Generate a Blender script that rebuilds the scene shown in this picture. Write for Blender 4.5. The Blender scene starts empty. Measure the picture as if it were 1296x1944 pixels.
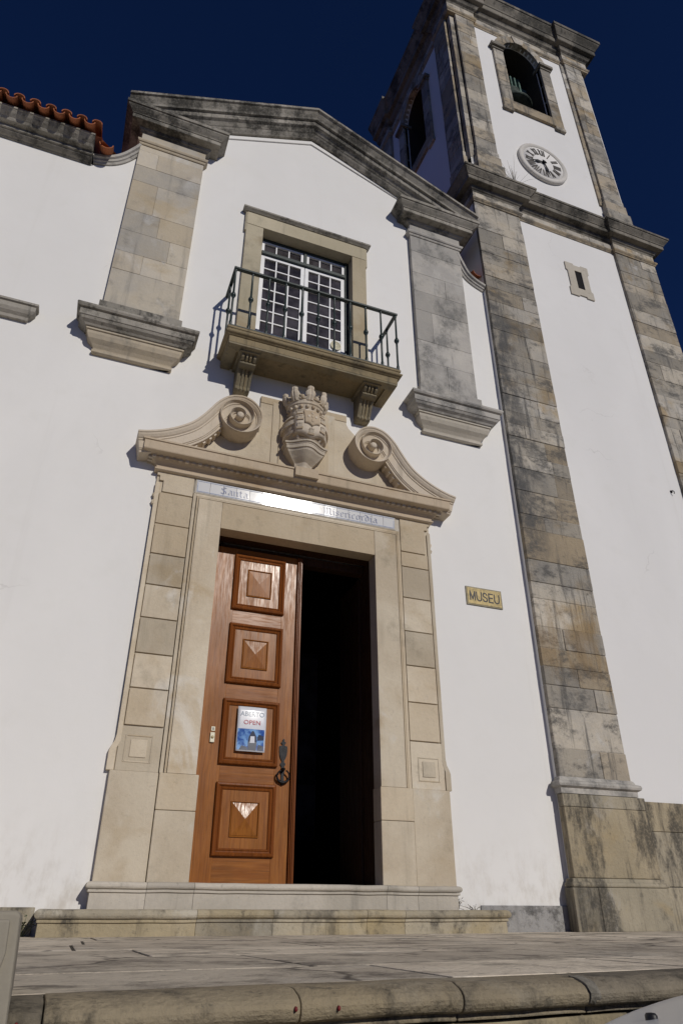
import bpy, bmesh, math, random
from mathutils import Vector, Matrix, noise
random.seed(7)
S = bpy.context.scene
COL = S.collection
R = math.radians

# ------------------------------------------------------------------ camera
cam_d = bpy.data.cameras.new('camera'); cam = bpy.data.objects.new('camera', cam_d); COL.objects.link(cam)
cam_d.sensor_fit = 'VERTICAL'; cam_d.sensor_height = 36.0; cam_d.lens = 1325.0 / 1944.0 * 36.0
cam_d.clip_start = 0.05; cam_d.clip_end = 2000
YAW, PIT, ROLL = 0.36945, 0.5249, -0.0005
def cam_matrix():
    B = Matrix(((1, 0, 0), (0, 0, -1), (0, 1, 0)))
    def Rz(a): return Matrix(((math.cos(a), -math.sin(a), 0), (math.sin(a), math.cos(a), 0), (0, 0, 1)))
    def Rx(a): return Matrix(((1, 0, 0), (0, math.cos(a), -math.sin(a)), (0, math.sin(a), math.cos(a))))
    M = Rz(ROLL) @ Rx(-PIT) @ B @ Rz(YAW)
    m = Matrix((M[0], -Vector(M[1]), -Vector(M[2]))).transposed().to_4x4()
    m.translation = Vector((0, -6, 0))
    return m
cam.matrix_world = cam_matrix()
S.camera = cam

# ------------------------------------------------------------------ world + sun
SUN_TO = Vector((0.27, -1.0, 0.505)).normalized()
EL = math.asin(SUN_TO.z); AZ = math.atan2(SUN_TO.x, SUN_TO.y)
W = bpy.data.worlds.new('World'); S.world = W; W.use_nodes = True
wn = W.node_tree.nodes; wl = W.node_tree.links
bg = wn['Background']; sky = wn.new('ShaderNodeTexSky'); sky.sky_type = 'NISHITA'
sky.sun_disc = False; sky.sun_elevation = EL; sky.sun_rotation = AZ
sky.altitude = 8000; sky.air_density = 0.85; sky.dust_density = 0.0; sky.ozone_density = 10.0
bg.inputs['Strength'].default_value = 0.05
tint = wn.new('ShaderNodeMix'); tint.data_type = 'RGBA'; tint.blend_type = 'MULTIPLY'; tint.inputs[0].default_value = 1.0
tint.inputs[7].default_value = (0.72, 0.85, 1.06, 1)   # deep polarised blue
wl.new(sky.outputs[0], tint.inputs[6]); wl.new(tint.outputs[2], bg.inputs['Color'])
sun_d = bpy.data.lights.new('sun', 'SUN'); sun = bpy.data.objects.new('sun', sun_d); COL.objects.link(sun)
sun_d.energy = 2.5; sun_d.angle = R(0.53); sun_d.color = (1.0, 0.95, 0.875)
sun.rotation_euler = SUN_TO.to_track_quat('Z', 'Y').to_euler(); sun.location = (8, -20, 15)
S.view_settings.view_transform = 'Standard'; S.view_settings.look = 'None'
S.view_settings.exposure = 0.0; S.view_settings.gamma = 1.0
S.render.engine = 'CYCLES'
S.cycles.max_bounces = 6; S.cycles.diffuse_bounces = 4

# ------------------------------------------------------------------ helpers
class MB:
    def __init__(s, xf=None): s.v = []; s.f = []; s.xf = xf; s.smooth = []
    def add(s, vs, fs, smooth=False):
        n = len(s.v)
        for p in vs:
            p = Vector(p); s.v.append(s.xf(p) if s.xf else p)
        for f in fs: s.f.append([n + i for i in f]); s.smooth.append(smooth)
    def box(s, x0, x1, y0, y1, z0, z1):
        s.add([(x0,y0,z0),(x1,y0,z0),(x1,y1,z0),(x0,y1,z0),(x0,y0,z1),(x1,y0,z1),(x1,y1,z1),(x0,y1,z1)],
              [(0,3,2,1),(4,5,6,7),(0,1,5,4),(1,2,6,5),(2,3,7,6),(3,0,4,7)])
    def prism(s, poly, a, b, plane='xz', smooth=False):
        n = len(poly)
        def P(p, t):
            return (p[0], t, p[1]) if plane == 'xz' else (t, p[0], p[1]) if plane == 'yz' else (p[0], p[1], t)
        vs = [P(p, a) for p in poly] + [P(p, b) for p in poly]
        s.add(vs, [list(range(n)), list(range(2*n-1, n-1, -1))])
        m = len(s.v) - 2*n
        for i in range(n):
            s.f.append([m+i, m+(i+1) % n, m+n+(i+1) % n, m+n+i]); s.smooth.append(smooth)
    def mould(s, path, prof, closed=False):
        """horizontal moulding: path = plan polyline [(x,y)], prof = [(out, z)]; outwards is to the right of travel"""
        n = len(path); rings = []
        for i, p in enumerate(path):
            p = Vector(p)
            def nr(a, b):
                d = (Vector(b) - Vector(a)).normalized(); return Vector((d.y, -d.x))
            if closed or 0 < i < n-1:
                n1 = nr(path[i-1], path[i]); n2 = nr(path[i], path[(i+1) % n])
                m = (n1+n2); m = m / max(1e-6, m.dot(n1))
            elif i == 0: m = nr(path[0], path[1])
            else: m = nr(path[-2], path[-1])
            rings.append([(p.x+m.x*o, p.y+m.y*o, z) for o, z in prof])
        s.rings(rings, closed, caps=not closed)
    def mould_xz(s, path, prof, closed=False, scale=None, smooth=False):
        """vertical-plane moulding: path = [(x,z)], prof = [(u, d)]: u in the plane to the LEFT of travel, d towards the viewer (-y)"""
        n = len(path); rings = []
        for i, p in enumerate(path):
            p = Vector(p)
            def nl(a, b):
                d = (Vector(b) - Vector(a)).normalized(); return Vector((-d.y, d.x))
            if closed or 0 < i < n-1:
                n1 = nl(path[i-1], path[i]); n2 = nl(path[i], path[(i+1) % n])
                m = (n1+n2); m = m / max(0.3, m.dot(n1))
            elif i == 0: m = nl(path[0], path[1])
            else: m = nl(path[-2], path[-1])
            k, kd = scale[i] if scale else (1, 1)
            rings.append([(p.x+m.x*u*k, -d*kd, p.y+m.y*u*k) for u, d in prof])
        s.rings(rings, closed, caps=not closed, smooth=smooth)
    def rings(s, rings, closed=False, caps=True, wrap=True, smooth=False):
        m = len(rings[0]); vs = [p for r in rings for p in r]; fs = []
        N = len(rings)
        for i in range(N if closed else N-1):
            j = (i+1) % N
            for k in range(m if wrap else m-1):
                l = (k+1) % m
                fs.append((i*m+k, i*m+l, j*m+l, j*m+k))
        s.add(vs, fs, smooth)
        if caps and not closed:
            b = len(s.v) - N*m
            s.f.append([b+k for k in range(m)][::-1]); s.smooth.append(False)
            s.f.append([b+(N-1)*m+k for k in range(m)]); s.smooth.append(False)
    def lathe(s, prof, c, axis='z', seg=16, smooth=True, sx=1.0, sy=1.0, arc=(0, 2*math.pi)):
        full = abs(arc[1]-arc[0]-2*math.pi) < 1e-4
        rings = []
        for r, h in prof:
            ring = []
            for k in range(seg):
                a = arc[0] + (arc[1]-arc[0])*k/(seg if full else seg-1)
                u, w = r*math.cos(a)*sx, r*math.sin(a)*sy
                ring.append((c[0]+u, c[1]+w, c[2]+h) if axis == 'z' else (c[0]+u, c[1]+h, c[2]+w) if axis == 'y' else (c[0]+h, c[1]+u, c[2]+w))
            rings.append(ring)
        s.rings(rings, caps=True, smooth=smooth)
    def tube(s, pts, r, seg=8, smooth=True):
        rings = []; n = len(pts)
        for i, p in enumerate(pts):
            p = Vector(p)
            d = (Vector(pts[min(i+1, n-1)]) - Vector(pts[max(i-1, 0)])).normalized()
            a = d.orthogonal().normalized() if i == 0 else (last - d*last.dot(d)).normalized()
            last = a; b = d.cross(a)
            rr = r[i] if isinstance(r, (list, tuple)) else r
            rings.append([p + (a*math.cos(2*math.pi*k/seg) + b*math.sin(2*math.pi*k/seg))*rr for k in range(seg)])
        s.rings(rings, smooth=smooth)
    def build(s, name, mat, parent=None, bevel=0, seg=2, loc=None):
        me = bpy.data.meshes.new(name)
        me.from_pydata([tuple(v) for v in s.v], [], s.f)
        for p, sm in zip(me.polygons, s.smooth): p.use_smooth = sm
        bm = bmesh.new(); bm.from_mesh(me); bmesh.ops.recalc_face_normals(bm, faces=bm.faces); bm.to_mesh(me); bm.free()
        o = bpy.data.objects.new(name, me); COL.objects.link(o)
        for m in (mat if isinstance(mat, (list, tuple)) else [mat]): me.materials.append(m)
        if parent is not None: put(o, parent)
        if bevel:
            b = o.modifiers.new('edge', 'BEVEL'); b.width = bevel; b.segments = seg; b.limit_method = 'ANGLE'; b.angle_limit = R(35)
            b.harden_normals = False
        return o
def wm(o):
    m = Matrix.LocRotScale(o.location, o.rotation_euler, o.scale)
    return wm(o.parent) @ o.matrix_parent_inverse @ m if o.parent else m
def put(o, parent):
    """parent o without moving it"""
    o.parent = parent; o.matrix_parent_inverse = wm(parent).inverted()
def empty(name, loc=(0, 0, 0), parent=None):
    o = bpy.data.objects.new(name, None); COL.objects.link(o); o.location = loc; o.empty_display_size = 0.2
    if parent is not None: o.parent = parent
    return o
def tag(o, label=None, cat=None, group=None, kind=None):
    if label: o['label'] = label
    if cat: o['category'] = cat
    if group: o['group'] = group
    if kind: o['kind'] = kind
    return o
def text_into(mb, string, x0, x1, z0, z1, y, depth=0.004, bold=0.0, fn=None):
    cu = bpy.data.curves.new('t', 'FONT'); cu.body = string; cu.extrude = 0.0; cu.offset = bold; cu.resolution_u = 3
    ob = bpy.data.objects.new('t', cu)
    me = bpy.data.meshes.new_from_object(ob)
    xs = [v.co.x for v in me.vertices]; ys = [v.co.y for v in me.vertices]
    ax, bx, ay, by = min(xs), max(xs), min(ys), max(ys)
    vs = [(x0+(v.co.x-ax)/(bx-ax)*(x1-x0), y, z0+(v.co.y-ay)/(by-ay)*(z1-z0)) for v in me.vertices]
    mb.add([fn(v) if fn else v for v in vs], [list(p.vertices) for p in me.polygons])
    bpy.data.objects.remove(ob); bpy.data.curves.remove(cu); bpy.data.meshes.remove(me)

# ------------------------------------------------------------------ materials
def new_mat(name):
    m = bpy.data.materials.new(name); m.use_nodes = True
    nt = m.node_tree; return m, nt, nt.nodes['Principled BSDF']
class NT:
    def __init__(s, nt): s.nt = nt
    def n(s, t, **kw):
        x = s.nt.nodes.new(t)
        for k, v in kw.items(): setattr(x, k, v)
        return x
    def l(s, a, b): s.nt.links.new(a, b)
    def pos(s, sc=(1, 1, 1), off=(0, 0, 0)):
        g = s.n('ShaderNodeNewGeometry'); m = s.n('ShaderNodeMapping')
        m.inputs['Scale'].default_value = sc; m.inputs['Location'].default_value = off
        s.l(g.outputs['Position'], m.inputs['Vector']); return m.outputs[0]
    def noise(s, vec, scale=1, detail=6, rough=0.6, dist=0.0):
        x = s.n('ShaderNodeTexNoise'); x.inputs['Scale'].default_value = scale; x.inputs['Detail'].default_value = detail
        x.inputs['Roughness'].default_value = rough; x.inputs['Distortion'].default_value = dist
        s.l(vec, x.inputs['Vector']); return x.outputs['Fac']
    def ramp(s, fac, a, b, va=0.0, vb=1.0):
        x = s.n('ShaderNodeMapRange'); x.inputs['From Min'].default_value = a; x.inputs['From Max'].default_value = b
        x.inputs['To Min'].default_value = va; x.inputs['To Max'].default_value = vb; x.interpolation_type = 'SMOOTHSTEP'
        s.l(fac, x.inputs['Value']); return x.outputs[0]
    def mix(s, fac, a, b, mode='MIX'):
        x = s.n('ShaderNodeMix', data_type='RGBA', blend_type=mode)
        if isinstance(fac, (int, float)): x.inputs[0].default_value = fac
        else: s.l(fac, x.inputs[0])
        for i, c in ((6, a), (7, b)):
            if isinstance(c, tuple): x.inputs[i].default_value = (*c, 1)
            else: s.l(c, x.inputs[i])
        return x.outputs[2]
    def math(s, op, a, b=None):
        x = s.n('ShaderNodeMath', operation=op)
        for i, c in ((0, a), (1, b)):
            if c is None: continue
            if isinstance(c, (int, float)): x.inputs[i].default_value = c
            else: s.l(c, x.inputs[i])
        return x.outputs[0]
    def bump(s, bsdf, h, strength=0.3, dist=0.01, prev=None):
        x = s.n('ShaderNodeBump'); x.inputs['Strength'].default_value = strength; x.inputs['Distance'].default_value = dist
        s.l(h, x.inputs['Height'])
        if prev is not None: s.l(prev, x.inputs['Normal'])
        if bsdf is not None: s.l(x.outputs[0], bsdf.inputs['Normal'])
        return x.outputs[0]
    def island(s):
        return s.n('ShaderNodeNewGeometry').outputs['Random Per Island']

def srgb(r, g, b):
    f = lambda c: (c/255/12.92) if c/255 <= 0.04045 else ((c/255+0.055)/1.055)**2.4
    return (f(r), f(g), f(b))

def stone(name, base, alt, dirt, dirt_lo=0.55, dirt_hi=0.75, streak=0.5, tint=0.25, ochre=None, pale=None, off=(0, 0, 0), bump=0.35,
          dirt_max=0.9, streak_scale=5.0, white=0.0, blotch=1.1, grey=0.0, lichen=0.0, crack=0.0, dscale=(1, 1, 0.8), st=(0.55, 0.72), edge=None):
    m, nt, b = new_mat(name); t = NT(nt)
    p = t.pos(off=off)
    big = t.noise(p, blotch, 5, 0.6, 0.3)
    c = t.mix(t.ramp(big, 0.38, 0.64), base, alt)
    if ochre:
        o = t.noise(t.pos((1, 1, 1.3), (3.1, 1.7, 4.2)), 1.6, 4, 0.55, 0.4)
        c = t.mix(t.ramp(o, 0.52, 0.72, 0, 0.8), c, ochre)
    if pale:
        o = t.noise(t.pos((1.0, 1, 0.6), (7.3, 2.7, 9.2)), 2.0, 6, 0.65, 0.6)
        c = t.mix(t.ramp(o, 0.56, 0.68, 0, 0.75), c, pale)
    if tint:
        isl = t.island()
        k = t.n('ShaderNodeMapRange'); k.inputs['To Min'].default_value = 1-tint; k.inputs['To Max'].default_value = 1+tint*0.75
        t.l(isl, k.inputs['Value'])
        g = t.n('ShaderNodeCombineColor')
        for i in range(3): t.l(k.outputs[0], g.inputs[i])
        c = t.mix(1.0, c, g.outputs[0], 'MULTIPLY')
        i2 = t.math('FRACT', t.math('MULTIPLY', isl, 7.31))
        c = t.mix(t.ramp(i2, 0.55, 0.95, 0, 0.55), c, t.mix(0.5, c, dirt))
        if ochre:
            i3 = t.math('FRACT', t.math('MULTIPLY', isl, 13.7))
            c = t.mix(t.ramp(i3, 0.6, 0.95, 0, 0.55), c, ochre)
    # blackened patches, cut by a finer noise, and vertical wash-down streaks
    d1 = t.noise(t.pos(dscale, off), 1.9, 10, 0.74, 0.08)
    d1 = t.ramp(d1, dirt_lo, dirt_hi, 0, dirt_max)
    stn = t.noise(t.pos((streak_scale, streak_scale, 0.45), (off[0]+5, off[1], off[2]+1)), 1.5, 6, 0.65, 0.1)
    d2 = t.ramp(stn, st[0], st[1], 0, streak)
    gr = t.noise(p, 38, 6, 0.7)
    d = t.math('MULTIPLY', t.math('MAXIMUM', d1, d2), t.ramp(gr, 0.28, 0.55, 0.45, 1.0))
    c = t.mix(d, c, dirt)
    if white:
        w = t.noise(t.pos((1.2, 1.2, 1.8), (off[0]+2, 8, 3)), 3.0, 5, 0.6, 0.8)
        c = t.mix(t.ramp(w, 0.66, 0.72, 0, white), c, (0.55, 0.55, 0.54))
    if lichen:
        w = t.noise(t.pos(off=(1, 5, 2)), 14.0, 5, 0.7, 0.2)
        c = t.mix(t.ramp(w, 0.6, 0.68, 0, lichen), c, (0.05, 0.052, 0.045))
    c = t.mix(t.ramp(gr, 0.3, 0.7, 0.16, 0.0), c, t.mix(0.6, c, dirt))
    if edge:   # long rain-wash stain down one arris and an ochre run-off patch lower down
        sx = t.n('ShaderNodeSeparateXYZ'); t.l(p, sx.inputs[0])
        band = t.math('MULTIPLY', t.ramp(sx.outputs['X'], edge[0], edge[1], 1, 0), t.math('MULTIPLY', t.ramp(sx.outputs['Z'], 2.9, 4.2, 0, 1), t.ramp(sx.outputs['Z'], 7.2, 8.2, 1, 0)))
        wn_ = t.ramp(t.noise(t.pos((2.2, 2.2, 1.1), (4, 4, 4)), 1.6, 9, .72), .40, .58, .15, .95)
        c = t.mix(t.math('MULTIPLY', band, wn_), c, (0.085, 0.084, 0.082))
        pat = t.math('MULTIPLY', t.ramp(sx.outputs['Z'], 2.05, 2.35, 0, 1), t.ramp(sx.outputs['Z'], 2.95, 3.15, 1, 0))
        pat = t.math('MULTIPLY', pat, t.ramp(t.noise(t.pos((3.5, 3.5, .8), (1, 2, 3)), 1.3, 7, .65), .46, .62, 0, .5))
        c = t.mix(pat, c, (0.25, 0.165, 0.075))
    if crack:
        ck = t.n('ShaderNodeTexVoronoi', feature='DISTANCE_TO_EDGE'); ck.inputs['Scale'].default_value = 0.9
        wob = t.n('ShaderNodeTexNoise'); wob.inputs['Scale'].default_value = 1.4; wob.inputs['Detail'].default_value = 7; t.l(p, wob.inputs['Vector'])
        va = t.n('ShaderNodeVectorMath', operation='ADD'); t.l(p, va.inputs[0]); t.l(wob.outputs['Color'], va.inputs[1]); t.l(va.outputs[0], ck.inputs['Vector'])
        cm = t.math('MULTIPLY', t.ramp(ck.outputs['Distance'], 0.004, 0.022, 1, 0), t.ramp(t.noise(p, 1.1, 4, 0.6), 0.45, 0.56, 0, crack))
        c = t.mix(cm, c, (0.05, 0.042, 0.034))
    pit = t.noise(p, 95, 3, 0.6)
    c = t.mix(t.ramp(pit, 0.66, 0.74, 0, 0.35), c, dirt)
    t.l(c, b.inputs['Base Color'])
    b.inputs['Roughness'].default_value = 0.85; b.inputs['Specular IOR Level'].default_value = 0.25
    h = t.math('ADD', t.math('MULTIPLY', gr, 0.5), t.math('MULTIPLY', t.noise(p, 7, 5, 0.6), 1.0))
    t.bump(b, h, bump, 0.02)
    return m

def plaster(name, col, dirt_z=None):
    m, nt, b = new_mat(name); t = NT(nt)
    p = t.pos()
    n1 = t.noise(t.pos((1, 1, 0.5)), 0.55, 5, 0.55, 0.3); n2 = t.noise(p, 3.2, 6, 0.65)
    c = t.mix(t.ramp(n1, 0.35, 0.65), col, tuple(x*0.94 for x in col))
    c = t.mix(t.ramp(n2, 0.5, 0.75, 0, 0.35), c, (col[0]*0.9, col[1]*0.9, col[2]*0.88))
    st = t.noise(t.pos((3.2, 3.2, 0.16)), 1.3, 6, 0.62)
    c = t.mix(t.ramp(st, 0.60, 0.78, 0, 0.14), c, (0.50, 0.47, 0.42))
    sp = t.noise(p, 9, 4, 0.6); c = t.mix(t.ramp(sp, 0.74, 0.78, 0, 0.35), c, (0.35, 0.32, 0.28))
    ck = t.n('ShaderNodeTexVoronoi', feature='DISTANCE_TO_EDGE'); ck.inputs['Scale'].default_value = 0.55
    wob = t.n('ShaderNodeTexNoise'); wob.inputs['Scale'].default_value = 1.7; wob.inputs['Detail'].default_value = 6
    t.l(p, wob.inputs['Vector'])
    va = t.n('ShaderNodeVectorMath', operation='ADD'); t.l(p, va.inputs[0]); t.l(wob.outputs['Color'], va.inputs[1]); t.l(va.outputs[0], ck.inputs['Vector'])
    cm = t.math('MULTIPLY', t.ramp(ck.outputs['Distance'], 0.0, 0.006, 1, 0), t.ramp(t.noise(p, 0.9, 3, 0.5), 0.58, 0.68, 0, 0.22))
    c = t.mix(cm, c, (0.25, 0.23, 0.2))
    # splash-back dirt on the lowest hand's breadth of the wall
    sx = t.n('ShaderNodeSeparateXYZ'); t.l(p, sx.inputs[0])
    low = t.math('MULTIPLY', t.ramp(sx.outputs['Z'], 0.05, 0.75, 1.0, 0.0), t.ramp(t.noise(t.pos((2, 2, 1)), 4, 6, 0.65), 0.42, 0.72, 0, 0.55))
    c = t.mix(low, c, (0.46, 0.41, 0.34))
    t.l(c, b.inputs['Base Color']); b.inputs['Roughness'].default_value = 0.9; b.inputs['Specular IOR Level'].default_value = 0.2
    h = t.math('ADD', t.math('MULTIPLY', t.noise(p, 2.2, 3, 0.5), 2.0), t.math('MULTIPLY', t.noise(p, 55, 4, 0.65), 0.16))
    t.bump(b, h, 0.30, 0.012)
    return m

def simple(name, col, rough=0.6, metal=0.0, spec=0.5, var=0.12, scale=8, bump=0.0, coat=0.0):
    m, nt, b = new_mat(name); t = NT(nt); p = t.pos()
    n = t.noise(p, scale, 5, 0.6)
    t.l(t.mix(t.ramp(n, 0.3, 0.7), tuple(c*(1-var) for c in col), tuple(min(1, c*(1+var)) for c in col)), b.inputs['Base Color'])
    b.inputs['Roughness'].default_value = rough; b.inputs['Metallic'].default_value = metal; b.inputs['Specular IOR Level'].default_value = spec
    b.inputs['Coat Weight'].default_value = coat; b.inputs['Coat Roughness'].default_value = 0.08
    if bump: t.bump(b, t.noise(p, scale*6, 4, 0.6), bump, 0.004)
    return m

def wood(name, c1, c2, vertical=True, rough=0.32, seed=0):
    m, nt, b = new_mat(name); t = NT(nt)
    sc = (14, 14, 0.9) if vertical else (0.9, 14, 14)
    n = t.noise(t.pos(sc, (seed, seed, seed)), 2.0, 6, 0.62, 0.7)
    fine = t.noise(t.pos((90, 90, 3.5) if vertical else (3.5, 90, 90)), 1.0, 3, 0.6)
    c = t.mix(t.ramp(n, 0.3, 0.7), c1, c2)
    c = t.mix(t.ramp(fine, 0.45, 0.7, 0, 0.45), c, tuple(x*0.45 for x in c1))
    wide = t.noise(t.pos((2.5, 2.5, 1.2), (seed*3, 0, seed)), 1.5, 4, 0.6)
    c = t.mix(t.ramp(wide, 0.42, 0.7, 0, 0.4), c, tuple(x*0.55 for x in c2))
    t.l(c, b.inputs['Base Color']); b.inputs['Specular IOR Level'].default_value = 0.10
    t.l(t.ramp(wide, 0.3, 0.7, rough+0.06, rough+0.26), b.inputs['Roughness'])
    b.inputs['Coat Weight'].default_value = 0.20
    t.l(t.ramp(t.noise(t.pos((60, 60, 5) if vertical else (5, 60, 60)), 1.0, 5, 0.7), .35, .7, .20, .42), b.inputs['Coat Roughness'])
    t.bump(b, t.math('ADD', t.math('MULTIPLY', fine, 0.4), n), 0.22, 0.004)
    return m

LIME = srgb(216, 204, 182)
M = {}
M['plaster'] = plaster('white_plaster', (0.80, 0.786, 0.755))
M['tower_plaster'] = plaster('tower_plaster', (0.775, 0.762, 0.742))
M['portal'] = stone('portal_limestone', (0.65, 0.57, 0.44), (0.54, 0.455, 0.335), (0.20, 0.17, 0.12), 0.53, 0.72, 0.25, 0.15, ochre=(0.47, 0.365, 0.23), pale=(0.70, 0.655, 0.57), dirt_max=0.55, bump=0.35, blotch=0.9, lichen=.12)
M['carve'] = stone('carved_limestone', (0.68, 0.595, 0.48), (0.57, 0.49, 0.38), (0.14, 0.12, 0.085), 0.58, 0.82, 0.30, 0.06, ochre=(0.40, 0.29, 0.17), dirt_max=0.6, bump=0.28, streak_scale=7)
M['pilaster'] = stone('pilaster_limestone', (0.55, 0.49, 0.39), (0.44, 0.41, 0.36), (0.16, 0.155, 0.145), 0.52, 0.70, 0.45, 0.14, ochre=(0.46, 0.37, 0.24), pale=(0.60, 0.58, 0.54), dirt_max=0.7, white=0.5, bump=0.3)
M['pilaster_grey'] = stone('grey_pilaster_limestone', (0.50, 0.47, 0.42), (0.40, 0.38, 0.35), (0.12, 0.12, 0.115), 0.46, 0.64, 0.7, 0.16, pale=(0.52, 0.50, 0.46), dirt_max=0.8, off=(4, 0, 2), bump=0.3, streak_scale=3.5)
M['cornice'] = stone('weathered_cornice', (0.40, 0.37, 0.32), (0.28, 0.26, 0.22), (0.034, 0.033, 0.029), 0.455, 0.59, 0.85, 0.12, pale=(0.36, 0.34, 0.30), off=(1, 2, 3), lichen=0.5, bump=0.5)
M['tower_cornice'] = stone('blackened_cornice', (0.26, 0.235, 0.195), (0.17, 0.154, 0.128), (0.030, 0.029, 0.025), 0.445, 0.60, 0.85, 0.12, pale=(0.28, 0.26, 0.22), off=(3, 2, 6), lichen=0.5, bump=0.6)
M['ashlar'] = stone('tower_ashlar', (0.48, 0.43, 0.35), (0.38, 0.352, 0.305), (0.085, 0.083, 0.078), 0.48, 0.62, 0.80, 0.34, ochre=(0.34, 0.245, 0.125), pale=(0.50, 0.475, 0.43), white=0.45, dirt_max=0.85, lichen=0.4, bump=0.9, blotch=1.6, streak_scale=6, dscale=(1.3, 1.3, 2.2), st=(0.52, 0.66), edge=(4.62, 5.15))
M['plinth'] = stone('plinth_limestone', (0.43, 0.375, 0.275), (0.34, 0.30, 0.22), (0.055, 0.051, 0.044), 0.465, 0.60, 0.9, 0.12, ochre=(0.38, 0.29, 0.155), pale=(0.44, 0.42, 0.38), off=(2.6, 7, 4), lichen=0.35, bump=0.8, streak_scale=5.5, dirt_max=0.85, dscale=(1.5, 1.5, 0.55), st=(0.50, 0.68))
M['step'] = stone('step_limestone', (0.46, 0.405, 0.30), (0.34, 0.30, 0.225), (0.07, 0.064, 0.053), 0.49, 0.66, 0.65, 0.14, ochre=(0.40, 0.32, 0.18), pale=(0.54, 0.50, 0.41), off=(6, 1, 0), lichen=0.4, bump=0.7, streak_scale=4, dscale=(2, 2, 1.2), st=(0.52, 0.68))
M['sill'] = stone('sill_limestone', (0.56, 0.51, 0.43), (0.46, 0.42, 0.35), (0.15, 0.14, 0.12), 0.56, 0.8, 0.35, 0.10, off=(3, 3, 0), lichen=0.25, bump=0.35)
M['paving'] = stone('terrace_paving', (0.74, 0.655, 0.53), (0.58, 0.505, 0.405), (0.20, 0.175, 0.145), 0.47, 0.64, 0.35, 0.16, pale=(0.78, 0.72, 0.62), off=(9, 2, 0), bump=1.0, blotch=1.7, streak_scale=1.2, crack=0.7, lichen=0.5, dscale=(1.6, 1.6, 1))
M['coping'] = stone('coping_stone', (0.30, 0.26, 0.195), (0.22, 0.19, 0.145), (0.06, 0.054, 0.043), 0.48, 0.64, 0.6, 0.10, ochre=(0.36, 0.29, 0.18), pale=(0.36, 0.335, 0.285), off=(2, 2, 5), lichen=0.5, bump=0.9, blotch=3.0, streak_scale=9, dscale=(2, 2, 1))
M['winstone'] = stone('window_stone', (0.52, 0.46, 0.335), (0.43, 0.38, 0.27), (0.10, 0.09, 0.07), 0.56, 0.8, 0.35, 0.08, ochre=(0.36, 0.28, 0.17), off=(5, 5, 1), dirt_max=0.6, bump=0.3)
M['slab'] = stone('balcony_stone', (0.27, 0.23, 0.155), (0.22, 0.19, 0.125), (0.05, 0.045, 0.035), 0.48, 0.72, 0.6, 0.06, ochre=(0.28, 0.21, 0.11), off=(8, 1, 1), lichen=0.4, bump=0.5)
M['pier'] = stone('pier_stone', (0.34, 0.31, 0.25), (0.30, 0.27, 0.215), (0.14, 0.13, 0.11), 0.58, 0.8, 0.4, 0.0, off=(1, 9, 2), bump=0.2)
M['skirt'] = stone('skirt_render', (0.36, 0.35, 0.335), (0.27, 0.262, 0.25), (0.10, 0.096, 0.09), 0.48, 0.62, 0.4, 0.05, pale=(0.58, 0.53, 0.43), off=(3, 1, 7), bump=0.9, crack=0.9, dscale=(3, 3, 3), white=.4)
M['wood'] = wood('varnished_wood', (0.225, 0.075, 0.013), (0.335, 0.125, 0.022), True, 0.30, 1)
M['wood_h'] = wood('varnished_wood_rail', (0.225, 0.075, 0.013), (0.315, 0.115, 0.020), False, 0.30, 2)
M['wood_mould'] = wood('dark_varnished_moulding', (0.150, 0.043, 0.008), (0.23, 0.070, 0.013), True, 0.24, 3)
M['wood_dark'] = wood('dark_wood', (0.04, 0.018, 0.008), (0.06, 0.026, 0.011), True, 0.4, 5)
M['iron'] = simple('black_iron', (0.012, 0.012, 0.013), 0.5, 0.6, var=0.4, scale=30, bump=0.3)
M['green'] = simple('dark_green_paint', (0.014, 0.028, 0.026), 0.42, 0.0, 0.5, 0.3, 14, 0.25)
M['white_paint'] = simple('white_paint', (0.80, 0.80, 0.80), 0.45, 0, 0.5, 0.06, 9, 0.1)
M['glass'] = simple('window_glass', (0.050, 0.045, 0.050), 0.06, 0, 0.6, 0.6, 4)
M['tile'] = None
M['brass'] = simple('worn_brass', (0.31, 0.24, 0.105), 0.5, 0.35, 0.5, 0.3, 30, 0.2)
M['brass_edge'] = simple('tarnished_brass', (0.16, 0.14, 0.09), 0.5, 0.4, 0.5, 0.2, 20)
M['ink'] = simple('black_lettering', (0.01, 0.01, 0.012), 0.5)
M['dark'] = simple('interior_shade', (0.02, 0.019, 0.02), 0.9, spec=0.1)  # near-black colour stands in for the shade indoors
M['belfry'] = stone('belfry_shade', (0.045, 0.038, 0.030), (0.032, 0.028, 0.022), (0.012, 0.012, 0.011), tint=0)  # shade of the bell chamber put into a near-black stone colour
M['bronze'] = simple('green_bronze', (0.045, 0.06, 0.052), 0.6, 0.3, 0.4, 0.5, 9, 0.3)
M['verdigris'] = simple('verdigris_iron', (0.09, 0.15, 0.125), 0.8, 0.0, 0.3, 0.35, 12, 0.4)
M['dial'] = stone('dial_stone', (0.68, 0.65, 0.60), (0.60, 0.57, 0.52), (0.18, 0.17, 0.15), 0.6, 0.85, 0.2, 0, bump=0.15)
M['numeral'] = simple('brown_grey_numerals', (0.085, 0.075, 0.066), 0.7, var=0.3)
M['weed'] = simple('weed_leaf', (0.05, 0.075, 0.02), 0.6, var=0.4)
M['dry'] = simple('dry_grass', (0.17, 0.145, 0.10), 0.8, var=0.3)
M['street'] = simple('street_asphalt', (0.16, 0.15, 0.135), 0.9, spec=0.2, var=0.3, scale=5, bump=0.5)
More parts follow.
